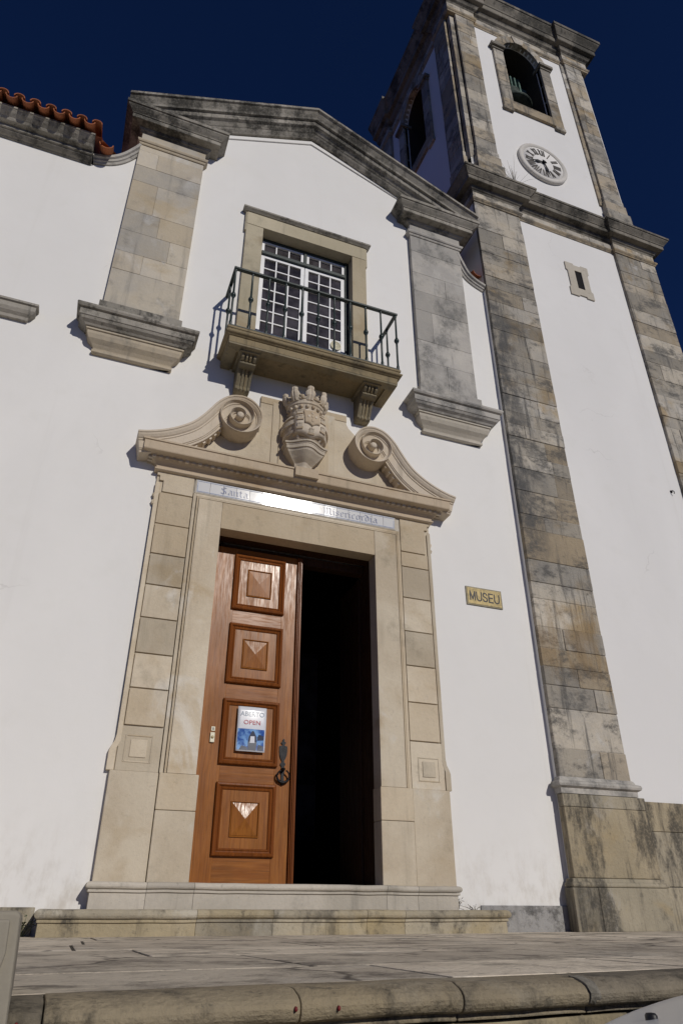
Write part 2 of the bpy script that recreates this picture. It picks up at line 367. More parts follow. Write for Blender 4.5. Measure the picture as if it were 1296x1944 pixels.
def roof_mat():
    m, nt, b = new_mat('terracotta'); t = NT(nt); p = t.pos()
    isl = t.island()
    c = t.mix(isl, (0.36, 0.125, 0.055), (0.27, 0.095, 0.045))
    c = t.mix(t.ramp(t.noise(p, 12, 6, 0.65), 0.5, 0.75, 0, 0.7), c, (0.13, 0.075, 0.05))
    t.l(c, b.inputs['Base Color']); b.inputs['Roughness'].default_value = 0.85; b.inputs['Specular IOR Level'].default_value = 0.2
    t.bump(b, t.noise(p, 40, 4, 0.6), 0.4, 0.006); return m
M['tile'] = roof_mat()
def glazed():
    m, nt, b = new_mat('glazed_tile'); t = NT(nt); p = t.pos()
    isl = t.island()
    t.l(t.mix(isl, (0.66, 0.66, 0.65), (0.58, 0.58, 0.585)), b.inputs['Base Color'])
    b.inputs['Roughness'].default_value = 0.11; b.inputs['Specular IOR Level'].default_value = 0.24
    t.bump(b, t.noise(p, 22, 3, 0.5), 0.03, 0.004); return m
M['glazed'] = glazed()
M['blue'] = simple('blue_glaze', (0.21, 0.235, 0.345), 0.11, spec=.24, var=0.3, scale=60)
M['blue_line'] = simple('pale_blue_glaze', (0.34, 0.38, 0.50), 0.11, spec=.24, var=0.2, scale=60)
M['sheet'] = simple('laminated_paper', (0.70, 0.71, 0.74), 0.25, coat=0.6, var=0.05)
M['cream'] = simple('cream_plastic', (0.70, 0.66, 0.50), 0.4, var=0.05)

# ------------------------------------------------------------------ ground
g = MB(); g.box(-120, 120, -160, -4.4, -1.35, -0.95)
tag(g.build('street', M['street']), kind='structure')

SK = 0.075   # the terrace edge runs slightly askew to the church front
def skew(p):
    return Vector((p.x, p.y + SK*p.x*min(1.0, max(0.0, -p.y/4.4)), p.z))
def terrace():
    mb = MB(skew)
    mj = MB(skew); n_ = 46
    vs = [(-9+.5*i, y, -.1226) for i in range(n_+1) for y in (-4.38, -2.0, .3)]
    mj.add(vs, [(i*3+k, i*3+3+k, i*3+4+k, i*3+1+k) for i in range(n_) for k in (0, 1)])
    tag(mj.build('paving_joints', simple('joint_dirt', (.075, .066, .054), .95, spec=.1, var=.5, scale=30, bump=.6)), kind='structure')
    mb.box(-9, 14, -4.3, 0.3, -0.95, -0.17)
    y = -4.385; rows = [0.52, 0.74, 0.6, 0.72, 0.66, 0.7, 0.5]
    for dy in rows:
        x = -9 + random.random(); px0 = px1 = 0
        while x < 14:
            w = random.uniform(0.75, 1.5)
            a, b2, c, d = [random.uniform(-0.025, 0.025) for _ in range(4)]; a2, b3 = random.uniform(0, .005), random.uniform(0, .005)
            h = -0.12 + random.uniform(-0.0012, 0.0008); gp = 0.0075
            q = [(x+gp+px0, y+gp+a2), (x+w-gp+b2, y+gp+b3), (x+w-gp+c, y+dy-gp), (x+gp+px1, y+dy-gp)]; px0, px1 = b2, c
            sl = random.uniform(-0.0006, 0.0006)
            vs = [(px, py, -0.16) for px, py in q] + [(px, py, h + (sl if i in (0, 3) else -sl)) for i, (px, py) in enumerate(q)]
            mb.add(vs, [(0,3,2,1),(4,5,6,7),(0,1,5,4),(1,2,6,5),(2,3,7,6),(3,0,4,7)])
            x += w
        y += dy
    return tag(mb.build('terrace', M['paving'], bevel=0.0015), kind='structure')
terrace()

# retaining wall with bullnosed coping
rw = tag(empty('retaining_wall', (0, -4.5, -0.95)), 'low stone retaining wall under the terrace edge with rounded coping blocks', 'wall')
mb = MB(skew); x = -9
while x < 14:
    w = random.uniform(0.5, 0.9); mb.box(x+.003, x+w-.003, -4.495, -4.3, -0.96, -0.192); x += w
mb.build('wall_face', M['step'], rw, bevel=0.006)
xs = [-9, -7.6, -6.3, -5.1, -3.8, -2.6, -1.3, 0.05, 0.50, 0.86, 1.20, 2.5, 3.9, 5.2, 6.6, 8.0, 9.5, 11, 12.5, 14]
for a, b in zip(xs, xs[1:]):
    mb = MB(skew); prof = []
    dz = random.uniform(-.0015, .0005); dy = random.uniform(-.006, .006)
    for k in range(7):
        th = math.pi/2 + math.pi/2*k/6
        prof.append((-4.475 + 0.072*math.cos(th)+dy, -0.1475 + 0.0275*math.sin(th)+dz))
    for k in range(1, 6):
        th = math.pi + math.pi/2*k/5
        prof.append((-4.522 + 0.025*math.cos(th)+dy, -0.1475 + 0.024*math.sin(th)+dz))
    prof += [(-4.508, -0.173), (-4.508, -0.186), (-4.3, -0.186), (-4.3, -0.128), (-4.388, -0.1200+dz)]
    n = max(3, int((b-a)/0.05)); rings = []
    for i in range(n+1):
        xx = a+.001 + (b-a-.002)*i/n
        end = 0.004 if i in (0, n) else 0.0
        rings.append([(xx, py + 0.006*noise.noise((xx*7, py*9, pz*9)) + 0.003*noise.noise((xx*23, py*30, pz*30)) + end*(1 if py < -4.5 else 0), pz + 0.0025*noise.noise((xx*4+7, py*5, pz*11)) - end*0.4*(1 if py < -4.5 else 0)) for py, pz in prof])
    mb.rings(rings, smooth=False)
    mb.build('coping', M['coping'], rw, bevel=0.003)
mb = MB(skew)   # mortar squeezed into a coping joint
for xj in (1.20,):
    rings = []
    for i in range(4):
        xx = xj-.014+.009*i
        pr_ = []
        for k in range(7):
            th = math.pi/2 + math.pi/2*k/6; pr_.append((-4.475+.074*math.cos(th), -.1475+.0285*math.sin(th)))
        for k in range(1, 6):
            th = math.pi + math.pi/2*k/5; pr_.append((-4.522+.027*math.cos(th), -.1475+.024*math.sin(th)))
        rings.append([(xx+.007*noise.noise((q*1.7, i, xj*9)), y+.003*noise.noise((q, i*2.2, xj)), z+.002*noise.noise((q*1.3, i*3, xj))) for q, (y, z) in enumerate(pr_)])
    mb.rings(rings)
for xm, zm in ((.488, -.148), (.575, -.150), (.012, -.150)):
    pm = MB(skew); pm.lathe([(.001, -.0015), (.0035, -.001), (.004, .004)], (xm, -4.5455, zm), 'y', 7, sx=.8, sy=1.2); pm.build('paint_mark', simple('red_paint', (.16, .012, .014), .6), rw)
mb.build('mortar', simple('old_mortar', (.20, .185, .155), .9, var=.35, scale=40, bump=.6), rw)

# ------------------------------------------------------------------ steps
def step(name, label, x0, x1, d, z0, z1, nose_r, mat, nb, joints):
    """moulded stone step: bullnosed slab, fillet and riser; path on three sides"""
    o = tag(empty(name, ((x0+x1)/2, -d/2, z0)), label, 'step')
    prof = [(-nb, z0), (-nb, z1-2*nose_r-0.022), (-nb+0.014, z1-2*nose_r-0.018), (-nb+0.014, z1-2*nose_r-0.002)]
    mr = MB(); mt = MB()
    cuts = [x0] + joints + [x1]
    for i, (a, b) in enumerate(zip(cuts, cuts[1:])):
        g = 0.0015
        A = a + (0 if i == 0 else g); B = b - (0 if i == len(cuts)-2 else g)
        noser = []
        for k in range(8):
            th = -math.pi/2 + math.pi*k/7
            noser.append((-nose_r + nose_r*math.cos(th), z1-nose_r + nose_r*math.sin(th)))
        def rings_for(profile):
            out = []
            n = max(2, int((B-A)/0.03))
            left = (i == 0); right = (i == len(cuts)-2)
            if left: out.append([(A-o_, 0.0, z) for o_, z in profile]); out.append([(A-o_, -d-o_, z) for o_, z in profile])
            for q in range(n+1):
                if (q == 0 and left) or (q == n and right): continue
                xx = A+(B-A)*q/n
                out.append([(xx, -d-o_+0.006*noise.noise((xx*6, z*9, d))+0.004*min(0, noise.noise((xx*19, z*25, d))+.15)*-1, z+0.004*noise.noise((xx*5, z*7, d+3))) for o_, z in profile])
            if right: out.append([(B+o_, -d-o_, z) for o_, z in profile]); out.append([(B+o_, 0.0, z) for o_, z in profile])
            return out
        p2 = [(-d*0.5, z1-2*nose_r)] + noser + [(-d*0.5, z1)]
        r = rings_for(p2); mt.rings(r, smooth=False)
        r = rings_for([(-d*0.5, z0)] + prof + [(-d*0.5, z1-2*nose_r-0.002)]); mr.rings(r, smooth=False)
    mt.box(x0-0.01+nose_r, x1+.01-nose_r, -d*0.55, 0.0 if d > .3 else 0.25, z1-0.05, z1-0.003)
    mr.box(x0+nb+.01, x1-nb-.01, -d*0.55, 0.0, z0, z1-0.055)
    mr.build('riser', mat, o); mt.build('tread', mat, o)
    return o
step('stone_step', 'upper pale stone step with rounded edge directly below the wooden door', 0.336, 3.342, 0.17, 0.04, 0.216, 0.024, M['sill'], 0.03, [0.755, 1.10, 2.66, 2.94])
step('stone_step', 'lower wider stained stone step resting on the terrace paving', 0.03, 3.67, 0.36, -0.125, 0.042, 0.030, M['step'], 0.035, [1.10, 1.66, 2.40, 2.72])

# ================================================================== CHURCH
church = tag(empty('church', (1.85, 0, -0.12)), 'white plastered church front with gabled stone pediment, balcony and carved doorway', 'church')
XC = 1.85
def facade_outline():
    return [(-9, -.2), (4.56, -.2), (4.56, 7.94), (4.40, 8.03), (4.26, 8.20), (4.17, 8.44), (4.17, 9.05), (1.84, 10.25), (-.47, 9.05), (-.47, 8.50), (-.56, 8.27), (-.66, 8.13), (-.80, 8.0), (-.95, 7.95), (-9, 7.95)]
mb = MB()
Y0, Y1 = 0.0, 0.6
dx0, dx1, dz1 = 1.02, 2.76, 3.28
wx0, wx1, wz0, wz1 = 1.21, 2.47, 5.40, 7.74
mb.prism([(-9, -.2), (dx0, -.2), (dx0, 5.0), (-9, 5.0)], Y0, Y1)
mb.prism([(dx1, -.2), (4.56, -.2), (4.56, 5.0), (dx1, 5.0)], Y0, Y1)
mb.box(dx0, dx1, Y0, Y1, dz1, 5.0)
mb.box(dx0, dx1, Y0, Y1, -.2, .205)
mb.prism([(-9, 5.0), (wx0, 5.0), (wx0, 7.95), (-9, 7.95)], Y0, Y1)
mb.prism([(wx1, 5.0), (4.56, 5.0), (4.56, 7.95), (wx1, 7.95)], Y0, Y1)
mb.box(wx0, wx1, Y0, Y1, 5.0, wz0); mb.box(wx0, wx1, Y0, Y1, wz1, 7.95)
mb.prism([(-.95, 7.95), (4.56, 7.95), (4.40, 8.03), (4.26, 8.20), (4.17, 8.44), (4.17, 9.05), (1.84, 10.25), (-.47, 9.05), (-.47, 8.50), (-.56, 8.27), (-.66, 8.13), (-.80, 8.0)], Y0, Y1)
# raised flat band under the raking cornice
mb.mould_xz([(3.24, 9.425), (1.84, 10.0), (0.44, 9.36)], [(0, 0), (0, .02), (.06, .02), (.06, 0)])
wall = mb.build('wall', M['plaster'], church)
mb = MB(); mb.box(-9, 0.03, -0.02, 0.1, -.13, 0.055)
mb.build('base_skirt', M['step'], church, bevel=0.006)
mb = MB(); mb.box(3.60, 4.52, -0.018, 0.1, -.13, 0.08)
mb.build('base_skirt', M['skirt'], church, bevel=0.008)

def blocks(mb, x0, x1, y0, y1, z0, z1, courses, split=0.6, gap=0.003, jitter=0.003):
    z = z0; i = 0
    while z < z1 - 0.02:
        h = min(random.choice(courses), z1 - z)
        if z1 - z - h < 0.12: h = z1 - z
        j = random.uniform(-jitter, jitter)
        w = x1 - x0
        if random.random() < split:
            c = x0 + w*random.choice((0.3, 0.38, 0.5, 0.62, 0.7))
            j2 = random.uniform(-jitter, jitter)
            mb.box(x0, c-gap/2, y0+j, y1, z+gap/2, z+h-gap/2); mb.box(c+gap/2, x1, y0+j2, y1, z+gap/2, z+h-gap/2)
        else: mb.box(x0, x1, y0+j, y1, z+gap/2, z+h-gap/2)
        z += h; i += 1
    mb.box(x0+.003, x1-.003, y0+.008, y1, z0, z1)

def pilaster(cx, mat, capmat, label):
    hw = 0.405
    p = empty('pilaster', (cx, 0, 5.5), church); p.location = (cx-XC, 0, 5.5+.12)
    if label: p['label'] = label
    mb = MB()
    blocks(mb, cx-hw, cx+hw, -0.07, 0, 5.72, 8.58, (0.30, 0.36, 0.44, 0.55), 0.55, gap=.002, jitter=.0015)
    sh = mb.build('shaft', mat, p, bevel=0.004)
    mb = MB(); mb.box(cx-hw-.035, cx+hw+.035, -0.105, 0, 5.49, 5.72)
    mb.build('base', capmat if cx < 0 else mat, p, bevel=0.006)
    # hanging corbel
    x0, x1 = cx-0.365, cx+0.365
    path = [(x0, 0), (x0, -0.005), (x1, -0.005), (x1, 0)]
    lower = [(-.2, 5.03), (.03, 5.03), (.045, 5.04), (.045, 5.07), (.03, 5.08), (.035, 5.095), (.06, 5.13), (.10, 5.17), (.118, 5.215), (.12, 5.25), (.135, 5.255), (.135, 5.28), (-.2, 5.28)]
    upper = [(-.2, 5.281), (.15, 5.281), (.165, 5.30), (.20, 5.32), (.215, 5.345), (.225, 5.35), (.225, 5.425), (.25, 5.435), (.262, 5.455), (.262, 5.475), (.25, 5.49), (-.2, 5.491)]
    mb = MB(); mb.mould(path, lower); mb.build('corbel', M['pilaster'] if cx < 0 else M['sill'], p)
    mb = MB(); mb.mould(path, upper); mb.build('corbel_shelf', M['cornice'] if cx < 0 else M['pilaster_grey'], p)
    # neck moulding, frieze block and cap
    x0, x1 = cx-hw, cx+hw
    path = [(x0, 0), (x0, -0.07), (x1, -0.07), (x1, 0)]
    mb = MB(); mb.mould(path, [(-.05, 8.545), (.012, 8.545), (.02, 8.56), (.02, 8.572), (.035, 8.58), (.045, 8.60), (.045, 8.615), (-.05, 8.62)])
    mb.box(x0-.004, x1+.004, -.085, 0, 8.615, 8.78)
    mb.build('neck', mat, p)
    path = [(x0, .55), (x0, -0.07), (x1, -0.07), (x1, .3)]
    mb = MB(); mb.mould(path, [(-.06, 8.765), (.022, 8.765), (.03, 8.78), (.05, 8.79), (.056, 8.805), (.062, 8.81), (.062, 8.822), (.158, 8.828), (.162, 8.835), (.162, 8.89), (.172, 8.893), (.178, 8.905), (.205, 8.93), (.232, 8.96), (.236, 8.975), (.252, 8.98), (.252, 9.03), (-.06, 9.035)])
    mb.build('capital', capmat, p)
    return p
PLX, PRX = -0.045, 3.765
pilaster(PLX, M['pilaster'], M['cornice'], 'warm beige pilaster with blackened cap left of the balcony')
pilaster(PRX, M['pilaster_grey'], M['cornice'], 'grey streaked pilaster right of the balcony')

# raking pediment cornice
mb = MB()
prof = [(0, 0), (0, .05), (.03, .085), (.05, .10), (.055, .11), (.095, .15), (.105, .185), (.11, .19), (.17, .20), (.175, .235), (.20, .245), (.235, .275), (.265, .30), (.272, .325), (.31, .325), (.31, -.45)]
mb.mould_xz([(4.42+.15, 8.83-.075), (1.845, 10.03), (-.88-.0, 8.755)], [(-u, d) for u, d in prof])
# cut the rake off at the outer edge of the caps
bmx = bmesh.new(); mesh_tmp = bpy.data.meshes.new('t'); mesh_tmp.from_pydata([tuple(v) for v in mb.v], [], mb.f); bmx.from_mesh(mesh_tmp)
for co, no in (((-.69, 0, 0), (-1, 0, 0)), ((4.415, 0, 0), (1, 0, 0)), ((0, 0, 9.036), (0, 0, -1))):
    r = bmesh.ops.bisect_plane(bmx, geom=bmx.verts[:]+bmx.edges[:]+bmx.faces[:], plane_co=co, plane_no=no, clear_outer=True)
    bmesh.ops.holes_fill(bmx, edges=[e for e in bmx.edges if e.is_boundary], sides=0)
bmesh.ops.recalc_face_normals(bmx, faces=bmx.faces)
me = bpy.data.meshes.new('pediment'); bmx.to_mesh(me); bmx.free(); me.materials.append(M['cornice'])
ped = bpy.data.objects.new('pediment', me); COL.objects.link(ped); put(ped, church)

# curved shoulder copings
def shoulder(pts):
    mb = MB()
    mb.mould_xz(pts, [(-.085, 0), (-.085, .02), (-.06, .03), (-.055, .045), (-.03, .05), (-.02, .075), (.01, .08), (.01, -.25), (-.085, -.25)])
    return mb.build('curved_coping', M['pilaster_grey'], church)
def smooth_pts(p, n=4):
    out = []
    for i in range(len(p)-1):
        a = Vector(p[max(i-1, 0)]); b = Vector(p[i]); c = Vector(p[i+1]); d = Vector(p[min(i+2, len(p)-1)])
        for k in range(n):
            t = k/n
            out.append(tuple(0.5*((2*b) + (c-a)*t + (2*a-5*b+4*c-d)*t*t + (3*b-a-3*c+d)*t**3)))
    out.append(tuple(p[-1])); return out
lft = smooth_pts([(-.45, 8.56), (-.49, 8.47), (-.60, 8.28), (-.70, 8.165), (-.81, 8.095), (-.95, 8.055)])
shoulder([(x, z) for x, z in lft][::-1])
rgt = smooth_pts([(4.15, 8.50), (4.20, 8.36), (4.29, 8.15), (4.40, 8.05), (4.56, 7.975)])
shoulder(rgt)

# side wing eave and roof
mb = MB()
mb.mould([(-9, 0), (-.95, 0)], [(-.1, 7.925), (.02, 7.925), (.03, 7.935), (.05, 7.938), (.085, 7.955), (.095, 7.958), (.095, 7.97), (.122, 7.975), (.126, 7.985), (.126, 8.015), (.19, 8.018), (.20, 8.03), (.21, 8.045), (.255, 8.075), (.285, 8.105), (.295, 8.11), (.295, 8.135), (-.1, 8.14)])
mb.build('eave_cornice', M['cornice'], church)
mb = MB()
pitch = 0.172; slope = math.tan(R(24))
def barrel(mb, x, y0, z0, L, r, up=True, taper=0.9, th=0.012):
    seg = 9; rings = []
    for q in range(2):
        y = y0 + L*q; z = z0 + L*q*slope; rr = r*(1 if q == 0 else taper)
        out = [(x + rr*math.cos(math.pi*k/(seg-1))*(1), y, z + (1 if up else -1)*rr*math.sin(math.pi*k/(seg-1))) for k in range(seg)]
        inn = [(x + (rr-th)*math.cos(math.pi*k/(seg-1)), y, z + (1 if up else -1)*(rr-th)*math.sin(math.pi*k/(seg-1))) for k in range(seg)][::-1]
        rings.append(out+inn)
    mb.rings(rings, smooth=False)
xt = -0.945
while xt > -5.2:
    for k in range(5):
        barrel(mb, xt, -.42+k*.42, 8.165+k*.42*slope + .012*(k > 0), 0.46, 0.060)
        barrel(mb, xt-pitch/2, -.405+k*.42, 8.185+k*.42*slope, 0.46, 0.066, up=False)
    xt -= pitch
# verge channel tile hanging over the end, short ridge behind the shoulder
barrel(mb, -.815, -.22, 8.13, 0.46, 0.085, up=False); barrel(mb, -.815, .2, 8.32, 0.46, 0.085, up=False)
for k in range(4):
    barrel(mb, -.87+k*.13, .34, 8.70, .42, .07)
mb.add([(-9, -.26, 8.15), (-.87, -.26, 8.15), (-.87, 5, 8.15+5.26*slope), (-9, 5, 8.15+5.26*slope)], [(0, 1, 2, 3)])
mb.add([(-.87, -.3, 8.07), (-.45, .3, 8.45), (-.45, 5, 8.45+4.7*slope), (-.87, 5, 8.065+5.35*slope)], [(0, 1, 2, 3)])
mb.build('tiled_roof', M['tile'], church)
mb = MB(); mb.box(-.86, -.46, .32, .6, 8.0, 8.66)
mb.build('parapet', M['plaster'], church)
mb = MB()
for k in range(3): barrel(mb, 4.50-.02*k, -.02+k*.3, 8.30+.06*k, .4, .09, up=False)
mb.box(4.36, 4.54, .1, .7, 8.0, 8.24)
mb.build('gutter_tile', M['tile'], church)
# nave roof behind the pediment
mb = MB(); mb.prism([(-.35, 8.85), (1.845, 9.95), (4.05, 8.85), (4.05, 7.0), (-.35, 7.0)], .62, 14)
mb.build('nave_roof', M['tile'], church)
# window cornice at the far left
mb = MB(); mb.mould([(-2.9, 0), (-2.9, -.02), (-1.13, -.02), (-1.13, 0)],
    [(-.02, 5.23), (.02, 5.23), (.03, 5.26), (.06, 5.285), (.075, 5.31), (.08, 5.32), (.08, 5.375), (.10, 5.385), (.10, 5.41), (-.02, 5.425)])
mb.build('window_cornice', M['cornice'], church)

# ------------------------------------------------------------------ balcony window
win = empty('window', (0, 0, 0), church); win.location = (0, 0, 5.5+.12)
fx0, fx1, fz1 = 1.0, 2.66, 7.965
ix0, ix1, iz1 = 1.225, 2.46, 7.725
mb = MB()
mb.box(fx0, ix0, -.05, .14, 5.49, 7.725); mb.box(ix1, fx1, -.05, .14, 5.49, 7.725)
mb.box(fx0, fx1, -.053, .14, 7.728, fz1)
mb.box(fx0-.02, fx0+.1, -.047, 0, 7.60, 7.95); mb.box(fx1-.1, fx1+.02, -.047, 0, 7.60, 7.95)
mb.box(fx0-.02, ix0+.012, -.065, .10, 5.49, 5.80); mb.box(ix1-.012, fx1+.02, -.065, .10, 5.49, 5.80)
mb.build('stone_surround', M['winstone'], win, bevel=0.005)
mb = MB(); mb.mould([(fx0-.015, 0), (fx0-.015, -.055), (fx1+.015, -.055), (fx1+.015, 0)], [(-.05, 7.955), (.01, 7.955), (.02, 7.965), (.045, 7.985), (.045, 8.01), (-.05, 8.03)])
mb.build('lintel_cap', M['cornice'], win)
YS = .10
mb = MB()
mb.box(ix0, ix0+.03, YS, YS+.08, 5.49, iz1); mb.box(ix1-.05, ix1, YS-.01, YS+.08, 5.49, iz1); mb.box(ix0+.03, ix1-.05, YS, YS+.08, iz1-.04, iz1)
mb.box(ix0+.03, ix1-.05, YS-.02, YS+.06, 7.425, 7.475)
mb.box(XC-.02, XC+.02, YS-.01, YS+.06, 7.475, iz1-.04)
mb.build('frame', M['green'], win, bevel=0.004)
def sash(name, x0, x1, z0, z1, st, ncol, nrow, bar=.018, vent=False):
    mb = MB(); y0, y1 = YS+.012, YS+.055
    mb.box(x0, x0+st, y0, y1, z0, z1); mb.box(x1-st, x1, y0, y1, z0, z1)
    mb.box(x0+st, x1-st, y0+.001, y1, z0, z0+st); mb.box(x0+st, x1-st, y0+.001, y1, z1-st*.9, z1)
    pw = (x1-x0-2*st-bar*(ncol-1))/ncol; ph = (z1-z0-1.9*st-bar*(nrow-1))/nrow
    for c in range(1, ncol):
        xx = x0+st+c*pw+(c-1)*bar; mb.box(xx, xx+bar, y0+.006, y1-.006, z0+st, z1-st*.9)
    for r in range(1, nrow):
        zz = z0+st+r*ph+(r-1)*bar
        for c in range(ncol):
            xx = x0+st+c*(pw+bar); mb.box(xx, xx+pw, y0+.009, y1-.009, zz, zz+bar)
    if vent:
        zz = z0+st+3*(ph+bar); xx = x0+st+2*(pw+bar); mb.box(xx, xx+pw, y0+.011, y1-.011, zz, zz+ph)
        vc = (xx+pw/2, zz+ph/2)
    o = mb.build(name, M['white_paint'], win, bevel=0.002)
    mb = MB(); mb.box(x0+st*.5, x1-st*.5, y1-.018, y1-.012, z0+st*.5, z1-st*.5)
    mb.build('pane', M['glass'], o)
    if vent:
        mb = MB(); mb.lathe([(.072, 0), (.072, -.02), (.062, -.024), (.060, -.012), (0.002, -.012)], (vc[0], y0+.012, vc[1]), 'y', 24)
        for q in range(-3, 4): mb.box(vc[0]-.05, vc[0]+.05, y0-.004, y0+.002, vc[1]+q*.016-.003, vc[1]+q*.016+.003)
        mb.build('vent', M['cream'], o)
    return o
xa, xb = ix0+.032, ix1-.052
sash('casement', xa, XC-.004, 5.50, 7.422, .05, 3, 10)
sash('casement', XC+.004, xb, 5.50, 7.422, .05, 3, 10, vent=True)
sash('transom_light', xa, XC-.022, 7.478, iz1-.042, .035, 3, 1)
sash('transom_light', XC+.022, xb, 7.478, iz1-.042, .035, 3, 1)
mb = MB(); mb.box(1.0, 2.7, .45, .5, 5.4, 7.8); mb.build('room_shade_board', M['dark'], win)  # flat near-black board stands in for the unlit room behind the panes

# ------------------------------------------------------------------ balcony
bal = empty('balcony', (0, 0, 0), church); bal.location = (0, 0, 5.4+.12)
bx0, bx1 = 0.875, 2.845
mb = MB()
mb.mould([(bx0, 0), (bx0, -.44), (bx1, -.44), (bx1, 0)], [(-.2, 5.295), (0, 5.295), (0, 5.375), (.012, 5.378), (.02, 5.385), (.04, 5.395), (.048, 5.405), (.048, 5.418), (.03, 5.425), (.022, 5.44), (.026, 5.455), (.034, 5.46), (.034, 5.487), (-.2, 5.49)])
mb.box(bx0+.15, bx1-.15, -.30, 0, 5.30, 5.488)
for a, b, c, d in ((bx0+.003, bx1-.003, -.437, -.33), (bx0+.003, bx0+.11, -.33, 0), (bx1-.11, bx1-.003, -.33, 0)): mb.box(a, b, c, d, 5.272, 5.297)
mb.build('slab', M['slab'], bal)
mb = MB()
ry = -.455; rz = 6.385
mb.box(.845, 2.875, ry-.025, ry+.022, rz-.02, rz+.006)
mb.box(.845, .885, ry+.022, 0.0, rz-.02, rz+.004); mb.box(2.835, 2.875, ry+.022, 0.0, rz-.02, rz+.004)
mb.box(.852, 2.868, ry-.018, ry+.016, 5.490, 5.506)
mb.box(.852, .880, ry+.016, 0, 5.490, 5.505); mb.box(2.84, 2.868, ry+.016, 0, 5.490, 5.505)
mb.build('rail', M['green'], bal, bevel=0.004)
mb = MB()
zb0, zb1 = 5.50, rz-.018; zk = 5.955
mb.lathe([(.011, zb0), (.011, zb0), (.018, zb0+.01), (.018, zb0+.05), (.0125, zb0+.065), (.0125, zk-.045), (.017, zk-.04), (.017, zk-.025), (.0265, zk-.018), (.031, zk), (.0265, zk+.018), (.017, zk+.025), (.017, zk+.04), (.0125, zk+.045), (.0115, zb1-.03), (.017, zb1-.02), (.017, zb1)], (0, 0, 0), 'z', 10)
bal_me = None
spots = [(.866 + (2.854-.866)*i/10, ry) for i in range(11)] + [(.866, -.20), (2.854, -.20)]
for i, (x, y) in enumerate(spots):
    if bal_me is None:
        o = mb.build('baluster', M['green'], bal); bal_me = o.data
    else:
        o = bpy.data.objects.new('baluster', bal_me); COL.objects.link(o); put(o, bal)
    o.location = (x, y, 0)
def bracket(cx):
    mb = MB(); hw = .078
    side = [(0, 5.28), (-.34, 5.28), (-.355, 5.255), (-.345, 5.215), (-.31, 5.19), (-.27, 5.185), (-.235, 5.165), (-.19, 5.11), (-.15, 5.04), (-.12, 4.99), (-.115, 4.955), (-.09, 4.94), (0, 4.935)]
    core = [(y*0.90 if y < 0 else y, z) for y, z in side]
    mb.prism(core, cx-hw, cx+hw, 'yz')
    for a, b in ((-hw-.004, -.050), (-.030, -.008), (.008, .030), (.050, hw+.004)):
        mb.prism(side, cx+a, cx+b, 'yz')
    mb.prism([(-.225, 5.20), (-.29, 5.195), (-.30, 5.165), (-.27, 5.148), (-.21, 5.15)], cx-hw-.01, cx+hw+.01, 'yz')
    mb.box(cx-hw-.035, cx+hw+.035, -.385, 0, 5.255, 5.283)
    mb.build('bracket', M['slab'], bal, bevel=0.006)
bracket(1.125); bracket(2.555)

# ------------------------------------------------------------------ portal
por = empty('portal', (0, 0, 0), church); por.location = (0, 0, .2+.12)
PC = 1.866
def mirror(x): return 2*PC - x
def rect(mb, x0, x1, d, z0, z1, back=0.0, m=False):
    if m: x0, x1 = mirror(x1), mirror(x0)
    mb.box(x0, x1, -d, back, z0, z1)
for side in (False, True):
    mb = MB()
    rect(mb, .390, .752, .026, .98, 3.765, m=side)
    zs = [1.334, 1.639, 1.937, 2.258, 2.571, 2.879, 3.193, 3.538] if not side else [1.402, 1.76, 2.117, 2.471, 2.833, 3.186, 3.361]
    top = 3.765
    for a, b in zip(zs, zs[1:] + [top]):
        x1 = .749
        if b == top:  # top block with a stepped notch
            pl = [(.456, a+.005), (x1, a+.005), (x1, b), (.389, b), (.389, b-.045), (.416, b-.045), (.416, b-.10), (.456, b-.10)]
            if side: pl = [(mirror(x), z) for x, z in pl][::-1]
            mb.prism(pl, -.048, 0)
        else: rect(mb, .436, x1, .048 - random.uniform(0, .004), a+.005, b-.005, m=side)
    # plain outer strip, flaring out as a small scroll at the foot
    pl = [(.386, 3.633), (.386, 3.482), (.390, 3.43), (.390, 1.26), (.382, 1.21), (.358, 1.16), (.348, 1.13), (.348, .985), (.404, .985), (.404, 1.15), (.428, 1.21), (.428, 3.615), (.404, 3.65)]
    if side: pl = [(mirror(x), z) for x, z in pl][::-1]
    mb.prism(pl, -.044, 0)
    for z in (3.505, 3.43):
        pl = [(.369, z), (.390, z+.02), (.390, z-.035), (.379, z-.03)]
        if side: pl = [(mirror(x), zz) for x, zz in pl][::-1]
        mb.prism(pl, -.040, 0)
    # foot block with an incised square
    rect(mb, .412, .749, .042, .985, zs[0]-.005, m=side)
    for a, b, c, d in ((.475, .666, 1.250, 1.262), (.475, .666, 1.05, 1.062), (.460, .474, 1.05, 1.262), (.667, .681, 1.05, 1.262)): rect(mb, a, b, .047, c, d, m=side)
    rect(mb, .505, .636, .050, 1.09, 1.226, m=side)
    mb.build('rusticated_pilaster', M['portal'], por, bevel=0.004)
    mb = MB(); rect(mb, .377, .752, .055, .214, .984, m=side)
    mb.build('plinth_block', M['portal'], por, bevel=0.006)
    mb = MB(); rect(mb, .757, 1.070, .068, .214, .71, .10, m=side); rect(mb, .757, 1.070, .070, .713, .984, .10, m=side)
    mb.build('jamb_block', M['portal'], por, bevel=0.006)
